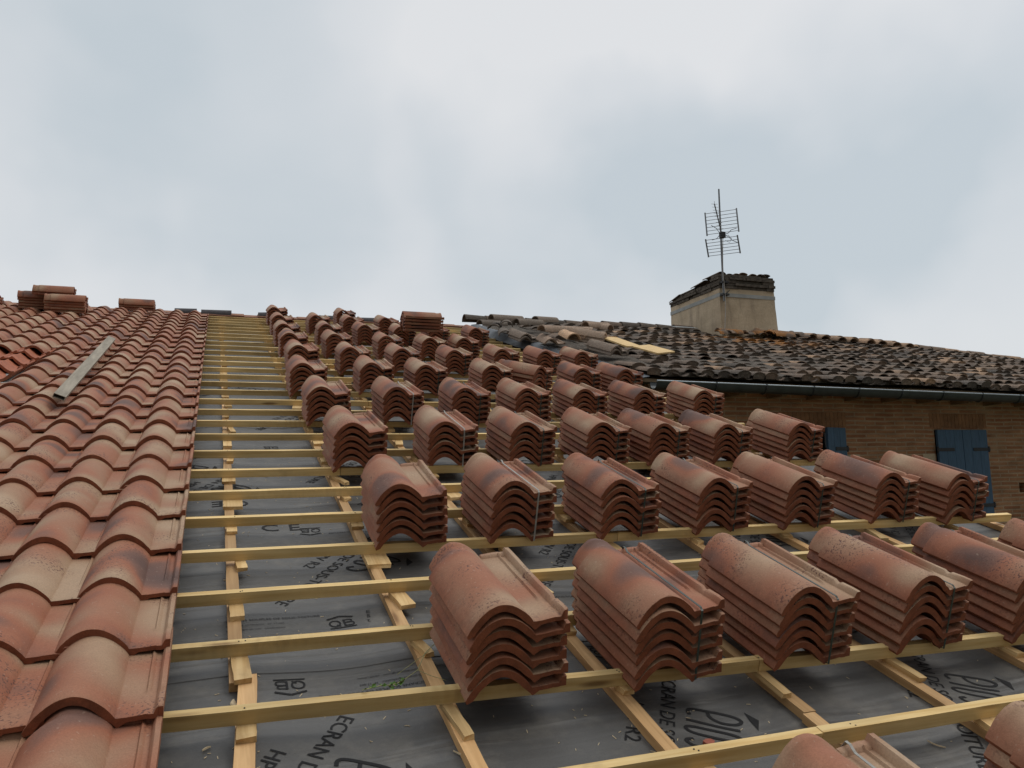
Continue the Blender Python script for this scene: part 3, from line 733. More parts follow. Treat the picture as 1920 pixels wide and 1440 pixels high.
# dark half-round tiles lying on the ridge
for i, (u, L_, lab) in enumerate(((.02, .30, 'dark ridge tile lying on the ridge above the laid tiles'), (.50, .42, 'long dark ridge tile lying on the ridge above the empty battens'), (1.02, .14, 'dark ridge tile lying behind the last unstrapped stack'),
                                  (2.12, .45, 'dark ridge tile on the ridge behind the second strapped column'), (2.75, .35, 'dark ridge tile on the ridge beside the crosswise stack'))):
    b_ = MB(); half_round(b_, Matrix.Identity(4), .09, .08, L_)
    one('ridge_tile', b_, RM @ Matrix.Translation((u, 10.83, .0)) @ Matrix.Rotation(R(90), 4, 'Z'), lab, 'ridge tile', 'dark ridge tiles lying along the ridge', M_DARKC)
# orange tiles upside down in the gap of the laid tiles
ow = ['highest', 'second highest', 'second lowest', 'lowest']
for i in range(4):
    for j in range(2):
        M_ = RM @ Matrix.Translation((-.99 - .235 * j - .012 * i, 5.62 - .36 * i, .062)) @ Matrix.Rotation(R(2), 4, 'Z') @ Matrix.Rotation(-.06, 4, 'X') @ Matrix.Rotation(R(180), 4, 'Y')
        one('orange_tile', ME_ORANGE, M_, 'bright orange tile lying upside down, right one of the ' + ow[i] + ' row' if j == 0 else 'bright orange tile lying upside down, left one of the ' + ow[i] + ' row', 'roof tile', 'orange tiles lying upside down in the gap')
b_ = MB(); b_.box(-1.72, -.97, 4.40, 5.98, .0015, .004)
hp = b_.build('underlay_patch', M_BAND, house)
# hollow grey lath lying on the laid tiles
b_ = MB(); L_ = 3.0; w, h, t_ = .033, .013, .0035
b_.box(-w, w, 0, L_, h - t_, h); b_.box(-w, w, 0, L_, -h, -h + t_)
b_.box(-w, -w + t_, 0, L_, -h + t_ + .0004, h - t_ - .0004); b_.box(w - t_, w, 0, L_, -h + t_ + .0004, h - t_ - .0004)
one('grey_lath', b_, RM @ Matrix.Translation((-.57, 3.42, .112)) @ Matrix.Rotation(R(1.0), 4, 'Z') @ Matrix.Rotation(R(22), 4, 'Y'), 'long weathered grey hollow lath lying across the laid tiles', 'lath', None, M_GREYWOOD, None)

# small wood bits, chips, twig
rs = random.Random(3)
ch = MB()
for i in range(1500):
    u = rs.uniform(.2, 3.4); v = rs.uniform(-1.2, 2.6) if rs.random() < .8 else rs.uniform(2, 6)
    L_ = rs.uniform(.0018, .0065) * (2.2 if rs.random() < .08 else 1); a = rs.uniform(0, math.pi)
    ch.box(-L_, L_, -.0007, .0007, 0, .0012, Matrix.Translation((u, v, memb_z(u, v) + .0004)) @ Matrix.Rotation(a, 4, 'Z') @ Matrix.Rotation(rs.uniform(-.3, .3), 4, 'Y'))
o = ch.build('sawdust_chips', M_SPLINT); o.matrix_world = RM; tag(o, 'pale wood chips and sawdust scattered over the grey underlay', 'sawdust', kind='stuff')
def splinter(u, v, z, L_, w, yaw, label, bend=.15):
    b_ = MB(); n_ = 7; vs2 = []
    for i in range(n_ + 1):
        t = i / n_; ww = w * math.sin(math.pi * (t * .9 + .05)) ** .6
        x = L_ * (t - .5); y = bend * L_ * math.sin(t * math.pi * .9)
        vs2 += [(x, y - ww, 0), (x, y + ww, 0), (x, y + ww * .6, .003), (x, y - ww * .6, .003)]
    fs = [(0, 3, 2, 1), (4 * n_, 4 * n_ + 1, 4 * n_ + 2, 4 * n_ + 3)]
    for i in range(n_):
        for k in range(4): q = (k + 1) % 4; fs.append((4 * i + k, 4 * i + q, 4 * i + 4 + q, 4 * i + 4 + k))
    b_.add(vs2, fs)
    one('wood_splinter', b_, RM @ Matrix.Translation((u, v, memb_z(u, v) + .003)) @ Matrix.Rotation(R(yaw), 4, 'Z'), label, 'splinter', 'wood splinters on the underlay', M_SPLINT, 30)
splinter(.845, -.17, -.0765, .10, .0022, -75, 'long thin curved splinter beside the second counter batten at the bottom')
splinter(.325, .47, -.0765, .045, .006, 55, 'broad curled wood shaving left of the first counter batten, under a batten')
splinter(.345, .20, -.0765, .035, .008, 100, 'ragged splinter beside the sawn end of the first counter batten')
splinter(.335, .135, -.0765, .04, .003, 95, 'short upright splinter below the ragged one by the first counter batten')
splinter(.278, .02, -.0765, .022, .003, 30, 'small splinter on the underlay next to the lowest laid tile')
splinter(.605, .52, -.0765, .02, .003, 110, 'tiny pale splinter above the third batten from the bottom')
splinter(2.1, -.37, -.0765, .045, .0015, 120, 'thin sliver between the two bottom tile stacks')
# red tile fragment
b_ = MB(); vs2 = [Vector((math.cos(a * .9) * (.016 + .004 * math.sin(a * 3)), math.sin(a * .9) * .013, z)) for z in (0, .007) for a in range(7)]
b_.add(vs2, [tuple(range(7))[::-1], tuple(range(7, 14))] + [(i, (i + 1) % 7, 7 + (i + 1) % 7, 7 + i) for i in range(7)])
one('tile_fragment', b_, RM @ Matrix.Translation((1.485, -.225, memb_z(1.485, -.225) + .001)), 'small red tile fragment on the printed underlay near the bottom', 'tile fragment', None, simple('red clay chip', (.34, .10, .06)), 30)
# plant sprig
sp = empty('plant_sprig', RM @ Matrix.Translation((.70, .145, -.045))); tag(sp, 'green leafy sprig lying on a batten and the underlay', 'plant sprig')
b_ = MB()
main = [(-.06, -.09, .050), (-.01, -.07, .045), (.03, -.03, .02), (.07, .02, .0), (.12, .06, .004), (.155, .12, .02), (.19, .15, .03)]
b_.tube(main, .0012, 5); b_.tube([(.12, .06, .004), (.15, .03, .0), (.19, .015, -.01)], .0008, 5); b_.tube([(.07, .09, -.02), (.12, .11, .0), (.17, .13, .02)], .0008, 5)
b_.build('stem', M_TWIG, sp)
b_ = MB(); rs = random.Random(5)
for i in range(26):
    t = rs.random() * 3.2; k = int(t); p = Vector(main[k]).lerp(Vector(main[k + 1]), t - k)
    l = rs.uniform(.008, .02); M_ = Matrix.Translation(p) @ Euler((rs.uniform(-.7, .7), rs.uniform(-.7, .7), rs.uniform(0, 6.3))).to_matrix().to_4x4()
    b_.add([(0, 0, 0), (l * .5, l * .35, .002), (l, 0, 0), (l * .5, -l * .35, .002), (l * .5, 0, -.001)], [(0, 4, 1), (1, 4, 2), (2, 4, 3), (3, 4, 0)], M_)
b_.build('leaves', M_LEAF, sp)

# ------------------------------------------------------------------ neighbouring house with the old roof
nb = empty('neighbour_house', Matrix.Translation((0, 0, 0))); tag(nb, 'old brick house with mossy canal-tile roof, zinc gutter and blue shutters', 'house')
WY = 5.3; EY, EZ = 4.98, 7.60; RY = 10.3
X0, X1 = 4.32, 22.0
def ridge_z(x):
    pts = [(4, 9.22), (7.8, 9.25), (10.6, 9.24), (13.6, 9.12), (17, 8.92), (22, 8.7)]
    for (a, za), (b, zb) in zip(pts, pts[1:]):
        if x <= b: return za + (zb - za) * (x - a) / (b - a)
    return 8.7
def eave_z(x): return EZ - .012 * (x - 4.5)
def left_x(y): return X0 + (.0 if y < 5.5 else -.10 * (y - 5.5) / 4.8)
def surf(x, y):
    t = (y - EY) / (RY - EY); z = eave_z(x) + (ridge_z(x) - eave_z(x)) * t
    return z + .02 * mn.noise(Vector((x * .7, y * .7, 3.3)))
ob = []
rs = random.Random(11)
class RMB(MB):
    def __init__(s): super().__init__(); s.rn = []
    def mark(s, r): s.rn += [r] * (len(s.v) - len(s.rn))
    def buildr(s, name, parent, smooth=40):
        o = s.build(name, M_OLD, parent, smooth); attr(o.data, 'rnd', 'FLOAT', 'POINT', s.rn); return o
cov = RMB()
slope = math.atan((9.2 - EZ) / (RY - EY)); LR = .33
nrow = int((RY - EY) / (LR * math.cos(slope))) + 1
for i in range(int((X1 - X0) / .205)):
    cx = X0 + .14 + i * .205
    for r in range(nrow):
        y = EY - .04 + r * LR * math.cos(slope)
        if y > RY - .1: continue
        if cx < left_x(y) + (.05 if y < 5.5 else .48 + .12 * math.sin(y * 3)): continue
        for kind in (0, 1):
            x = cx + rs.uniform(-.022, .022) + (.1025 if kind == 0 else 0)
            z = surf(x, y) + (.0 if kind == 0 else .05) + rs.uniform(-.006, .012)
            M_ = Matrix.Translation((x, y + rs.uniform(-.06, .06), z)) @ Matrix.Rotation(slope - (.09 if kind else .05) + rs.uniform(-.02, .02), 4, 'X') @ Matrix.Rotation(rs.uniform(-.06, .06), 4, 'Z')
            if kind == 0: M_ = M_ @ Matrix.Translation((0, 0, .05)) @ Matrix.Rotation(math.pi, 4, 'Y')
            half_round(cov, M_, .088 if kind else .075, .070 if kind else .09, .44, 7, .013, ang=165, hs=.52)
            if kind and rs.random() < .85:      # mouth packed with mortar and moss
                a_ = [(math.cos(R(8 + 164 * q / 6)) * .078, .004 + rs.uniform(0, .006), math.sin(R(8 + 164 * q / 6)) * .078 * .52) for q in range(7)]
                cov.add(a_ + [(.07, .012, -.03), (-.07, .012, -.03)], [(0, 1, 2, 3, 4, 5, 6, 8, 7)[::-1]], M_)
            cov.mark(min(.999, max(0, rs.random() ** 1.3)) if kind else rs.random() * .5)
old_roof = cov.buildr('roof', nb)
# ridge course
rc = RMB(); x = 4.1; 
while x < X1 - .4:
    if rc.v and 8.3 < x < 9.6: rc.buildr('ridge_course', nb); rc = RMB()
    L_ = .42
    M_ = Matrix.Translation((x, RY, ridge_z(x) + .025 + rs.uniform(-.006, .015))) @ Matrix.Rotation(R(-90) + rs.uniform(-.03, .03), 4, 'Z') @ Matrix.Rotation(rs.uniform(-.02, .03), 4, 'X')
    if not 8.3 < x < 9.6: half_round(rc, M_, .125, .10, L_, 9, .016); rc.mark(rs.random() * .5 if x < 8.4 else .7 + .29 * rs.random())
    x += .36
rc.buildr('ridge_course', nb)
# repaired pinkish patch right of the chimney
pk = RMB()
for i in range(16):
    x = 10.4 + (i % 8) * .30 + rs.uniform(-.05, .05); y = 9.4 + (i // 8) * .35 - (i % 8) * .03
    M_ = Matrix.Translation((x, y, surf(x, y) + .12)) @ Matrix.Rotation(slope - .05, 4, 'X') @ Matrix.Rotation(rs.uniform(-.5, -.1), 4, 'Z')
    half_round(pk, M_, .09, .075, .45, 8, .014); pk.mark(.88 + rs.random() * .11)
pk.buildr('repair_tiles', nb)
# boards under the tiles and eaves
b_ = MB()
def slab(b_, x0, x1, y0, y1, off, th, n=12):
    vs2 = []
    for i in range(n + 1):
        x = x0 + (x1 - x0) * i / n
        for y in (y0, y1):
            z = surf(x, y) + off; vs2 += [(x, y, z), (x, y, z - th)]
    fs = [(0, 1, 3, 2), (4 * n, 4 * n + 2, 4 * n + 3, 4 * n + 1)]
    for i in range(n):
        a = 4 * i; fs += [(a, a + 2, a + 6, a + 4), (a + 1, a + 5, a + 7, a + 3), (a, a + 4, a + 5, a + 1), (a + 2, a + 3, a + 7, a + 6)]
    b_.add(vs2, fs)
slab(b_, X0 - .02, X1, EY + .03, RY, -.035, .03)
b_.build('roof_boards', M_DECK, nb)
b_ = MB(); slab(b_, X0 + .45, X1, EY + .02, RY, .055, .05, 40); b_.build('bedding', M_STONE, nb)
b_ = MB(); x = X0 + .1
while x < X1:
    b_.box(x, x + .07, EY + .06, WY + .1, eave_z(x) - .15, eave_z(x) - .07 + .0); x += .55
b_.build('rafter_ends', M_DECK, nb)
b_ = MB(); b_.box(X0, X1, RY + .05, RY + 7, 0, 8.6); 
b2 = MB(); b2.add([(X0, RY, 9.12), (X1, RY, 8.6), (X1, RY + 7.4, 6.3), (X0, RY + 7.4, 6.9), (X0, RY, 9.07), (X1, RY, 8.55), (X1, RY + 7.4, 6.25), (X0, RY + 7.4, 6.85)], [(0, 1, 2, 3), (7, 6, 5, 4), (0, 4, 5, 1), (1, 5, 6, 2), (2, 6, 7, 3), (3, 7, 4, 0)])
b2.build('back_slope', M_STONE, nb)
# wall with openings
def holed_wall(b_, x0, x1, z0, z1, y0, y1, holes):
    xs = sorted({x0, x1, *[h[0] for h in holes], *[h[1] for h in holes]}); zs = sorted({z0, z1, *[h[2] for h in holes], *[h[3] for h in holes]})
    ins = lambda i, j: any(h[0] <= xs[i] + 1e-6 and xs[i + 1] <= h[1] + 1e-6 and h[2] <= zs[j] + 1e-6 and zs[j + 1] <= h[3] + 1e-6 for h in holes)
    nX, nZ = len(xs), len(zs); vs2 = [(x, y, z) for y in (y0, y1) for z in zs for x in xs]; I = lambda k, j, i: (k * nZ + j) * nX + i; fs = []
    for j in range(nZ - 1):
        for i in range(nX - 1):
            if ins(i, j): continue
            fs += [(I(0, j, i), I(0, j, i + 1), I(0, j + 1, i + 1), I(0, j + 1, i)), (I(1, j, i), I(1, j + 1, i), I(1, j + 1, i + 1), I(1, j, i + 1))]
            for di, dj, e in ((-1, 0, 'l'), (1, 0, 'r'), (0, -1, 'b'), (0, 1, 't')):
                a, c = i + di, j + dj
                if 0 <= a < nX - 1 and 0 <= c < nZ - 1 and not ins(a, c): continue
                if e == 'l': q = (I(0, j, i), I(0, j + 1, i), I(1, j + 1, i), I(1, j, i))
                if e == 'r': q = (I(0, j, i + 1), I(1, j, i + 1), I(1, j + 1, i + 1), I(0, j + 1, i + 1))
                if e == 'b': q = (I(0, j, i), I(1, j, i), I(1, j, i + 1), I(0, j, i + 1))
                if e == 't': q = (I(0, j + 1, i), I(0, j + 1, i + 1), I(1, j + 1, i + 1), I(1, j + 1, i))
                fs.append(q)
    b_.add(vs2, fs)
HOLES = [(6.29, 7.11, 5.95, 7.11), (8.51, 9.34, 5.95, 7.09), (9.86, 9.98, 6.30, 6.42), (12.2, 13.0, 5.95, 7.08)]
b_ = MB(); holed_wall(b_, X0 - .04, X1 - .3, 0, 7.50, WY, WY + .4, HOLES); 
b_.box(X0 - .04, X0 + .3, WY + .401, 10.25, 0, 7.42); b_.box(X1 - .61, X1 - .3, WY + .401, 10.25, 0, 7.2)
b_.build('wall', M_BRICK, nb)
M_LINT = simple('lintel brick', (.22, .11, .05), .9, .4, 8)
for x0, x1 in ((6.29, 7.11), (8.51, 9.34)):
    b_ = MB(); n_ = 16
    for i in range(n_):       # soldier-course lintel
        a = x0 - .06 + (x1 - x0 + .12) * i / n_
        b_.box(a, a + (x1 - x0 + .12) / n_ - .008, WY - .004, WY + .05, 7.115, 7.29)
    b_.build('lintel', M_LINT, nb)
for x0, x1, z0, z1 in ((7.13, 7.33, 6.55, 6.80), (8.30, 8.49, 6.52, 6.80)):
    b_ = MB(); b_.box(x0, x1, WY - .003, WY + .02, z0, z1); b_.build('plaster_patch', M_PLASTER, nb)
b_ = MB()
b_.box(9.855, 9.985, WY + .3, WY + .31, 6.29, 6.43); b_.build('vent_back', M_IRON, nb)
def window(x0, x1, z0, z1):
    f = MB(); y = WY + .12
    f.box(x0, x0 + .05, y, y + .05, z0, z1); f.box(x1 - .05, x1, y, y + .05, z0, z1); f.box(x0 + .051, x1 - .051, y, y + .05, z1 - .05, z1); f.box(x0 + .051, x1 - .051, y, y + .05, z0, z0 + .05)
    xm = (x0 + x1) / 2; f.box(xm - .03, xm + .03, y - .004, y + .046, z0 + .051, z1 - .051)
    w_ = f.build('window', M_FRAME, nb)
    g = MB(); g.box(x0 + .04, x1 - .04, y + .02, y + .025, z0 + .04, z1 - .04); g.build('pane', M_GLASS, w_)
for h in (HOLES[0], HOLES[1], HOLES[3]): window(*h)
def shutter(x0, x1, z0, z1, hinge, ang=0.):
    hx = x1 if hinge > 0 else x0; W_ = x1 - x0
    M_ = Matrix.Translation((hx, WY - .012, 0)) @ Matrix.Rotation(ang, 4, 'Z')
    b_ = MB(); n_ = 3
    for i in range(n_):
        a = -W_ + W_ * i / n_ if hinge > 0 else W_ * i / n_
        b_.box(a + .0015, a + W_ / n_ - .0015, -.03, 0, z0, z1, M_)
        b_.box(a, a + W_ / n_, -.022, -.004, z0 + .002, z1 - .002, M_)
    s_ = b_.build('shutter', M_SHUTTER, nb)
    for z in (z1 - .24, z0 + .2):
        b_ = MB()
        a, b = (-W_ * .62, .03) if hinge > 0 else (-.03, W_ * .62)
        b_.box(a, b, -.037, -.0305, z - .02, z + .02, M_); c = .012 if hinge > 0 else -.012
        b_.tube([(c, -.03, z - .035), (c, -.03, z + .035)], .012, 8, M_); b_.build('hinge', M_IRON, s_)
shutter(8.515, 8.922, 5.96, 7.085, -1); shutter(8.928, 9.335, 5.96, 7.085, 1)
shutter(6.76, 7.105, 5.96, 7.105, 1, R(14))
# gutter
b_ = MB(); n_ = 30; seg = 8; rr0 = .072
def gz(x): return 7.535 - .0125 * (x - 4.45)
gx0, gx1 = 4.40, X1
vs2 = []
for i in range(n_ + 1):
    x = gx0 + (gx1 - gx0) * i / n_
    for rad in (rr0, rr0 - .006):
        for k in range(seg + 1):
            a = math.pi + math.pi * k / seg; vs2.append((x, 4.91 + math.cos(a) * rad, gz(x) + math.sin(a) * rad * 1.15 ))
m = seg + 1; fs = []
for i in range(n_):
    o = i * 2 * m
    for k in range(seg):
        fs.append((o + k, o + k + 1, o + 2 * m + k + 1, o + 2 * m + k)); fs.append((o + m + k, o + 3 * m + k, o + 3 * m + k + 1, o + m + k + 1))
    fs.append((o, o + 2 * m, o + 3 * m, o + m)); fs.append((o + seg, o + m + seg, o + 3 * m + seg, o + 2 * m + seg))
for k in range(seg): fs.append((k, m + k, m + k + 1, k + 1)); 
b_.add(vs2, fs)
gut = b_.build('gutter', M_ZINC, nb, 40)
b_ = MB(); b_.tube([(x_, 4.91 - rr0, gz(x_)) for x_ in (gx0, 8, 12, 17, gx1)], .009, 8); b_.build('gutter_bead', simple('worn zinc bead', (.26, .30, .33), .4, .2, 8, .5), gut, 60)
x = 5.1
while x < gx1:
    b_ = MB()
    b_.tube([(x, 4.91 + math.cos(a) * (rr0 + .005), gz(x) + math.sin(a) * (rr0 * 1.15 + .005)) for a in [math.pi + math.pi * k / 8 for k in range(9)]], .007, 5)
    b_.box(x - .012, x + .012, 4.91 - rr0 - .011, 4.91 + rr0, gz(x) + .010, gz(x) + .013); x += .62
    b_.build('bracket', M_ZINC, gut)
# flashing along the seam of the two roofs
b_ = MB(); vs2 = []; n_ = 22
for i in range(n_ + 1):
    v = 5.15 + (10.5 - 5.15) * i / n_; wob = .02 * mn.noise(Vector((i * .8, 0, 0)))
    u0 = 4.16 - .14 * max(0, (v - 6) / 4.5) + wob
    for du, z in ((0, -.01), (.07, .015), (.12, .07), (.20, .085)): vs2.append(RM @ Vector((u0 + du, v, z + wob * .5)))
b_.add(vs2, [(4 * i + k, 4 * i + k + 1, 4 * i + 5 + k, 4 * i + 4 + k) for i in range(n_) for k in range(3)])
b_.build('flashing', M_FLASH, nb, 50)

# chimney
CX0, CX1, CY0, CY1, CZ0, CZP = 8.47, 9.62, 9.4, 10.98, 8.7, 9.87
b_ = MB()
nc = 14
def rough_box(b_, x0, x1, y0, y1, z0, z1, n=6, j=.006, taper=0.):
    vs2 = []
    for k in range(n + 1):
        z = z0 + (z1 - z0) * k / n; tp_ = taper * (1 - k / n)
        ring = [(x0 - tp_, y0 - tp_), ((x0 + x1) / 2, y0 - tp_), (x1 + tp_, y0 - tp_), (x1 + tp_, (y0 + y1) / 2), (x1 + tp_, y1 + tp_), ((x0 + x1) / 2, y1 + tp_), (x0 - tp_, y1 + tp_), (x0 - tp_, (y0 + y1) / 2)]
        vs2 += [(x + rs.uniform(-j, j), y + rs.uniform(-j, j), z) for x, y in ring]
    fs = [tuple(range(8))[::-1], tuple(8 * n + q for q in range(8))]
    for k in range(n):
        for q in range(8): p = (q + 1) % 8; fs.append((8 * k + q, 8 * k + p, 8 * k + 8 + p, 8 * k + 8 + q))
    b_.add(vs2, fs)
rough_box(b_, CX0, CX1, CY0, CY1, CZ0, CZP, 8, .005, .03)
chim = b_.build('chimney', M_PLASTER, nb)
b_ = MB(); rough_box(b_, CX0 - .012, CX1 + .012, CY0 - .012, CY1 + .012, CZP - .15, CZP - .085, 1, .003); b_.build('band', M_BAND, chim)
b_ = MB()
z = CZP
for L_, (hh, ov) in enumerate(((.055, .004), (.05, .022), (.055, .006), (.05, .026), (.05, .010))):
    # layers of thin slabs on the four sides
    for side in range(4):
        ln = (CX1 - CX0) if side in (0, 2) else (CY1 - CY0)
        p = -ov
        while p < ln + ov - .03:
            w_ = min(rs.uniform(.16, .42), ln + ov - p); d = .22 + rs.uniform(-.02, .02); o_ = ov + rs.uniform(-.015, .02); hz = hh - rs.uniform(.002, .010)
            drop = .0
            if side == 0: b_.box(CX0 + p, CX0 + p + w_ - .006, CY0 - o_, CY0 + d, z + .001, z + hz)
            elif side == 2: b_.box(CX0 + p, CX0 + p + w_ - .006, CY1 - d, CY1 + o_, z + .0015, z + hz - .001) if L_ < 2 else None
            elif side == 1: b_.box(CX0 - o_, CX0 + d - .001, CY0 + d + p * .72, CY0 + d + (p + w_ - .01) * .72, z + .002, z + hz - .0015) if L_ < 3 else None
            else: b_.box(CX1 - d, CX1 + o_, CY0 + d + p * .72, CY0 + d + (p + w_ - .01) * .72, z + .0025, z + hz - .002) if L_ < 3 else None
            p += w_
    z += hh
b_.build('cap', M_STONE, chim)
tr = RMB()
for i in range(4):
    for j in range(7):
        x = CX0 + .07 + j * .168 + rs.uniform(-.02, .02); y = CY1 + .05 - i * .385 + rs.uniform(-.02, .02)
        M_ = Matrix.Translation((x, y, 9.985 + i * .042 + rs.uniform(-.012, .012))) @ Matrix.Rotation(R(-5) + rs.uniform(-.05, .05), 4, 'X') @ Matrix.Rotation(rs.uniform(-.15, .15), 4, 'Z')
        half_round(tr, M_ @ Matrix.Translation((0, -.42, 0)), .092, .08, .43, 7, .014, hs=.42); tr.mark(rs.choice([.2, .4, .1, .3, .9, .5, .15]))
tr.buildr('cap_tiles', chim)
# rubble and broken tiles at the chimney foot
ft = RMB()
for i in range(26):
    x = rs.uniform(CX0 - .45, CX1 + .5); y = CY0 - rs.uniform(.05, .3); zz = surf(x, y) + .10 + rs.uniform(0, .05)
    M_ = Matrix.Translation((x, y, zz)) @ Matrix.Rotation(slope + rs.uniform(-.2, .25), 4, 'X') @ Matrix.Rotation(rs.uniform(-1.6, 1.6), 4, 'Z')
    half_round(ft, M_, .09, .08, rs.uniform(.2, .42), 6, .014, ang=130); ft.mark(rs.random() * .8)
ft.buildr('base_tiles', chim)

# antenna: fixed to the chimney's front-left corner
AX, AY = 8.50, 9.33
an = empty('antenna', Matrix.Translation((AX, AY, 9.62))); tag(an, 'rusty TV antenna with grid reflector on a leaning mast at the chimney corner', 'antenna')
b_ = MB(); b_.tube([(0, 0, 0), (.005, 0, .62), (.015, 0, 1.2), (.03, .0, 2.02)], [.017, .017, .016, .014], 8); b_.build('mast', M_STEEL, an, 60)
cz = 1.17
Mx = Matrix.Translation((.018, -.03, cz)) @ Matrix.Rotation(R(-42), 4, 'Z')
def panel(sgn, hgt, nrod, tilt):
    b_ = MB(); P = Mx @ Matrix.Rotation(tilt * sgn, 4, 'X')
    for sx in (-.27, .27):
        b_.tube([(sx + .015 * sgn, 0, sgn * .03), (sx - .01 * sgn, 0, sgn * (hgt + .03))], .014, 6, P)
    for i in range(nrod):
        z = sgn * (.05 + (hgt - .04) * i / (nrod - 1)); b_.tube([(-.27, 0, z), (.27, 0, z)], .0048, 5, P)
    return b_.build('reflector', M_STEEL, an)
panel(1, .46, 7, R(-12)); panel(-1, .32, 6, R(-14))
b_ = MB()
bd = Vector((-.34, -.31, .42)); A = Mx @ Vector((0, 0, .0)); b_.tube([A, A + bd], .010, 6)
for i in range(9):
    p = A + bd * (.22 + .78 * i / 8); b_.tube([p - Vector((.055, -.01, 0)), p + Vector((.055, -.01, 0))], .0035, 5)
    b_.tube([p - Vector((0, 0, .05)), p + Vector((0, 0, .05))], .0035, 5)
b_.build('boom', M_STEEL, an)
b_ = MB()
for sx in (-1, 1):
    for sz in (-1, 1):
        b_.tube([A + Vector((.04 * sx, -.03, .01 * sz)), A + Vector((.10 * sx, -.05, .035 * sz)), A + Vector((.15 * sx, -.06, .09 * sz)), A + Vector((.26 * sx, -.07, .13 * sz))], .0055, 5)
b_.tube([A + Vector((.03, -.03, -.02)), A + Vector((.10, -.04, -.0)), A + Vector((.17, -.04, -.06)), A + Vector((.12, -.04, -.13)), A + Vector((.04, -.03, -.10))], .004, 5)
b_.box(-.04, .04, -.05, .03, -.05, .05, Matrix.Translation(A)); b_.build('dipole', M_IRON, an)
b_ = MB(); b_.tube([A + Vector((0, -.02, -.05)), A + Vector((-.035, -.04, -.3)), (-.01, -.03, .5), (.01, -.03, .1), (-.02, -.05, -.2), (-.12, -.12, -.62)], .006, 6); b_.build('cable', M_CABLE, an, 60)
b_ = MB()
for z in (.12, .34): b_.box(-.03, .10, -.03, .085, z - .015, z + .015); 
b_.tube([(.0, .0, .48), (.12, .06, .34), (.2, .085, .30)], .01, 6); b_.tube([(.0, .0, .05), (.10, .06, .16), (.2, .085, .24)], .01, 6)
b_.build('bracket', M_IRON, an)

# ------------------------------------------------------------------ loose old tiles along the seam
LOOSE = [  # kind, u, v, z, yaw, pitch, length, tone, flipped, label
 ('c', 3.97, 9.05, .26, -78, 0, .52, .16, 0, 'long dark old canal tile forming the top of the far heap'),
 ('c', 3.90, 9.35, .15, -76, 0, .45, .05, 0, 'black old canal tile, farthest left of the heap by the ridge'),
 ('c', 3.97, 8.90, .13, -25, 3, .42, .03, 0, 'black old tile end-on under the top tile of the far heap'),
 ('c', 4.14, 8.85, .16, -18, 4, .42, .05, 0, 'dark old tile end-on, right beside the black end-on tile of the far heap'),
 ('c', 3.99, 8.45, .09, -15, 3, .42, .04, 0, 'dark round old tile end-on resting against the grey flashing'),
 ('c', 4.30, 8.9, .20, -76, 0, .45, .12, 0, 'dark old tile lying crosswise right of the far heap top'),
 ('r', 4.04, 8.02, .08, 4, 3, .45, .10, 0, 'lower of two nested dark interlocking tiles behind the flashing'),
 ('r', 4.05, 8.04, .118, 6, 3, .45, .22, 0, 'upper of two nested dark interlocking tiles behind the flashing'),
 ('c', 4.20, 7.70, .22, -74, 0, .50, .66, 0, 'rough mortar-crusted old canal tile, long and light brown'),
 ('r', 4.14, 7.42, .10, -6, 2, .40, .70, 0, 'brown old tile under the mortar-crusted one'),
 ('c', 5.05, 7.95, .20, 62, 0, .42, .84, 0, 'beige old canal tile with its dark open end to the right'),
 ('c', 4.36, 7.02, 0.190, -3, 4, .36, .95, 0, 'salmon coloured old tile facing forward in the heap'),
 ('c', 4.48, 7.10, 0.220, -80, 0, .50, .87, 1, 'long upturned old tile with pale rim, right of the salmon one'),
 ('r', 4.66, 6.85, 0.170, 46, 3, .45, .30, 0, 'lowest of three nested grey-brown old tiles'),
 ('r', 4.665, 6.86, 0.208, 46, 3, .45, .5, 0, 'middle of three nested grey-brown old tiles'),
 ('r', 4.67, 6.87, 0.246, 47, 3, .45, .78, 0, 'topmost of three nested grey-brown old tiles'),
 ('r', 4.42, 6.16, 0.130, 14, 3, .45, .15, 0, 'lower of two dark nested tiles at the front of the heap'),
 ('r', 4.425, 6.17, 0.168, 15, 3, .45, .25, 0, 'upper of two dark nested tiles at the front of the heap'),
 ('c', 5.2, 8.5, .24, -75, 0, .42, .72, 0, 'brown old tile lying crosswise on the old roof near the ridge'),
 ('c', 5.55, 8.4, .22, 30, 0, .42, .80, 0, 'lone tan old tile lying askew on the old roof'),
 ('c', 4.75, 9.3, .22, -70, 0, .42, .2, 0, 'dark old tile lying crosswise just below the old ridge'),
]
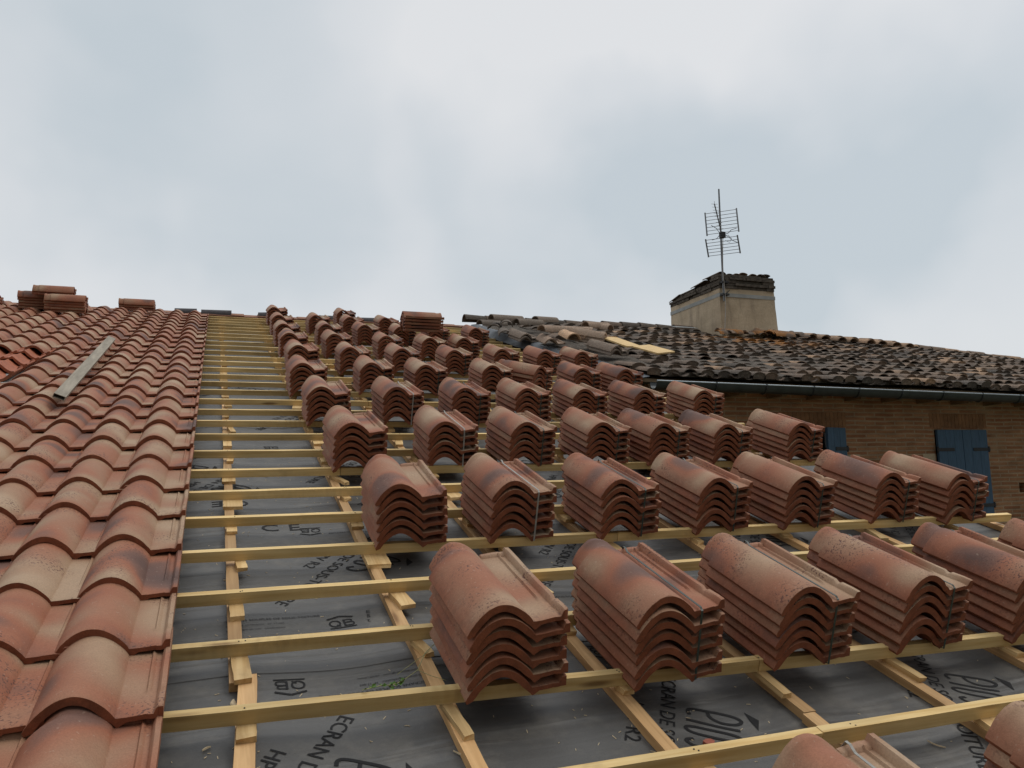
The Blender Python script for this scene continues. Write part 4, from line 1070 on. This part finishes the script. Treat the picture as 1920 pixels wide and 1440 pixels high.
for (kd, u, v, z, yw, pt, L_, tone, fl, lab) in LOOSE:
    M_ = RM @ Matrix.Translation((u, v, z + (.045 if u > 4.1 else .015))) @ Matrix.Rotation(R(yw), 4, 'Z') @ Matrix.Rotation(R(pt), 4, 'X')
    if fl: M_ = M_ @ Matrix.Translation((0, 0, .03)) @ Matrix.Rotation(math.pi, 4, 'Y')
    b_ = RMB()
    if kd == 'c': half_round(b_, Matrix.Identity(4), .095, .08, L_, 10, .015)
    else: b_.add(TV, TF)
    b_.mark(tone); o = b_.buildr('old_tile', None); o.data.materials[0] = M_OLD2; o.matrix_world = M_; tag(o, lab, 'old tile', 'loose old tiles heaped along the seam')
b_ = MB(); vs2 = []
for i in range(24):
    v = 5.3 + i * .22; u0 = 4.30 - .14 * max(0, (v - 6) / 4.5)
    for du, z in ((0, -.02), (.02, .07), (.25, .10), (.62, .12)): vs2.append(RM @ Vector((u0 + du, v, z + rs.uniform(-.02, .02) * (du > 0))))
b_.add(vs2, [(4 * i + k, 4 * i + k + 1, 4 * i + 5 + k, 4 * i + 4 + k) for i in range(23) for k in range(3)])
b_.build('mortar_bed', M_STONE, nb, 40)
for (x, y, yaw, w_, d_, dz, tx, ty, lab) in ((4.92, 6.50, 28, .34, .40, .19, 6, 8, 'pale pine board lying on the old roof, left of the other board'), (5.14, 6.12, 24, .34, .38, .16, 0, 6, 'pale pine board lying on the old roof, right of the other board')):
    b_ = MB(); b_.box(-w_ / 2, w_ / 2, -d_ / 2, d_ / 2, -.009, .009)
    one('pine_board', b_, Matrix.Translation((x, y, surf(x, y) + dz)) @ Matrix.Rotation(slope + R(ty), 4, 'X') @ Matrix.Rotation(R(tx), 4, 'Y') @ Matrix.Rotation(R(yaw), 4, 'Z'), lab, 'board', 'pale pine boards on the old roof', M_PLY, None)
b_ = MB(); b_.box(-.22, .22, -.1, .1, -.004, .004)
one('metal_sheet', b_, Matrix.Translation((7.95, 9.75, surf(7.95, 9.75) + .15)) @ Matrix.Rotation(slope, 4, 'X'), 'light grey sheet of metal left of the chimney foot', 'sheet', None, M_BAND, None)
